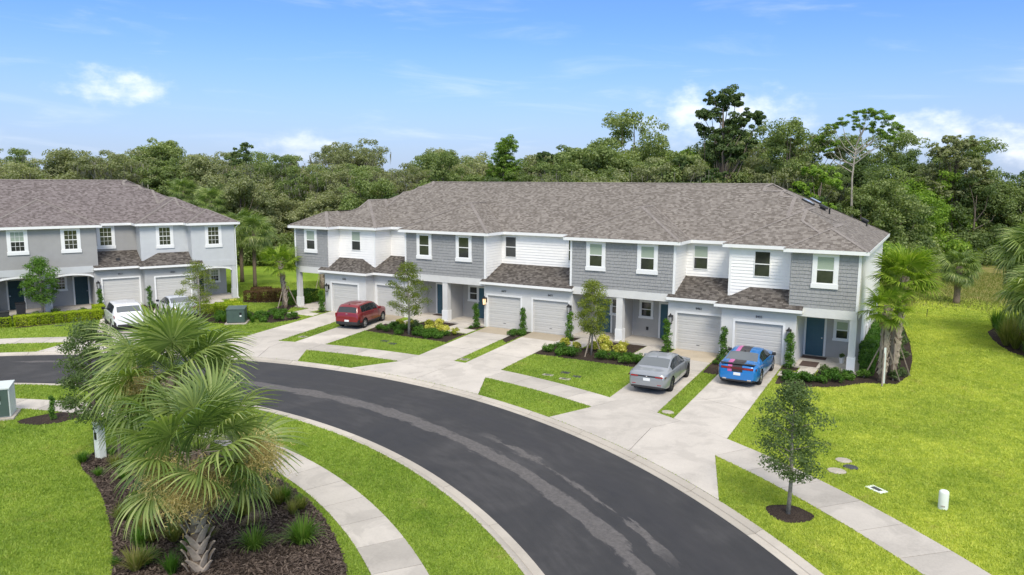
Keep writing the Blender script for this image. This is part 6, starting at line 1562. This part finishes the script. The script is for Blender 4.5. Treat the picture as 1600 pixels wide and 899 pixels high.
disc(20.22, -13.2, 'farther pale round cover in the right lawn', 'hole', .27); disc(20.13, -14.35, 'nearer pale round cover in the right lawn', 'hole', .30); disc(20.5, -13.75, 'dark round cover between the two pale ones', 'hole_d', .24)
lid(21.40, -15.35, 'white rectangular box lid with a dark slot in the right lawn', 'pipe', .58, .34, R(-38))
m = MB(); m.lathe([(.135, 0), (.135, .50), (.125, .54), (.09, .57), (0, .58)], 24); o = m.obj('utility_marker', MT['pipe'], None, loc=(23.21, -15.86, 0), smooth=True, label='short white cylindrical marker standing in the right lawn', cat='utility marker')
m = MB(); m.box(-.05, .05, -.145, -.13, .10, .14); m.obj('notice_label', MT['hole'], o)
lid(6.70, -7.30, 'dark square lid, farthest of four in the lawn before the crossed stakes', 'hole_d', .45, .35, .1); lid(7.52, -7.70, 'dark square lid, rightmost of four in the lawn before the crossed stakes', 'hole_d', .40, .3, .1)
lid(6.15, -8.15, 'pale lid, leftmost of four in the lawn before the crossed stakes', 'hole', .55, .28, .1); lid(7.2, -8.40, 'pale lid, nearest the pavement of four in the centre right lawn', 'hole', .55, .28, .1)
lid(-5.84, -6.10, 'left one of two sunken lids in the lawn below the feathery tree', 'hole_d', .5, .35, 0); lid(-5.0, -6.45, 'right one of two sunken lids in the lawn below the feathery tree', 'hole_d', .5, .35, 0)
lid(.80, -7.55, 'pale lid at the tip of the grass strip between the centre drives', 'hole', .5, .4, .1); lid(-10.9, -7.75, 'pale lid at the tip of the strip left of the red hatchback', 'hole', .5, .4, .1)
disc(13.22, -11.0, 'round pale cover at the tip of the strip between the grey and blue cars', 'hole', .26)
lid(-27.06, -13.35, 'left sunken lid in the lawn before the long lime hedge', 'hole_d', .6, .4, .9); lid(-26.06, -12.7, 'right sunken lid in the lawn before the long lime hedge', 'hole_d', .6, .4, .9)
def bin_(x, y, rz, lab):
    o = empty('wheeled_bin', (x, y, 0), rz, label=lab, cat='bin')
    m = MB(); m.add([(-.24, -.28, .06), (.24, -.28, .06), (.24, .28, .06), (-.24, .28, .06), (-.30, -.34, .95), (.30, -.34, .95), (.30, .34, .95), (-.30, .34, .95)], [(0, 3, 2, 1), (4, 5, 6, 7), (0, 1, 5, 4), (1, 2, 6, 5), (2, 3, 7, 6), (3, 0, 4, 7)]); m.obj('bin_body', MT['dark'], o, bevel=.02)
    m = MB(); m.box(-.31, .31, -.36, .40, .95, 1.01); m.obj('bin_lid', MT['black'], o, bevel=.02)
    for s in (1, -1):
        m = MB(); m.lathe([(0, -.025), (.1, -.025), (.1, .025), (0, .025)], 12, (s*.26, .30, .10), 'x'); m.obj('wheel', MT['rubber'], o)
bin_(-29.75, -15.35, B2PHI, 'black wheeled bin cut by the left edge on the near lawn')
pb = b2w(4.55, -.2); bin_(pb[0], pb[1], B2PHI, 'black wheeled bin beside the leftmost porch door of the left row')
# white planter with a small plant on the right end porch
o = empty('potted_plant', (18.52, 1.75, .10), 0, label='small dark plant in a white pot on the right end porch', cat='potted plant')
m = MB(); m.lathe([(.0, 0), (.10, 0), (.14, .26), (.155, .30), (.13, .30), (.12, .27), (0, .27)], 18); m.obj('pot', MT['terracotta'], o, smooth=False)
inst('plant', shrub_mesh('plant', 'lf_dark', .17, .34, 160, .11, 200), o, (0, 0, .25))
# thin metal marker stake in the far lawn
m = MB(); m.tube([(0, 0, -.05), (0, 0, .62)], .022, 5); m.obj('marker_stake', MT['dark'], None, loc=(22.17, 20.3, 0), label='thin dark stake alone in the far right lawn', cat='stake')
SC.render.resolution_x = 1024; SC.render.resolution_y = 575
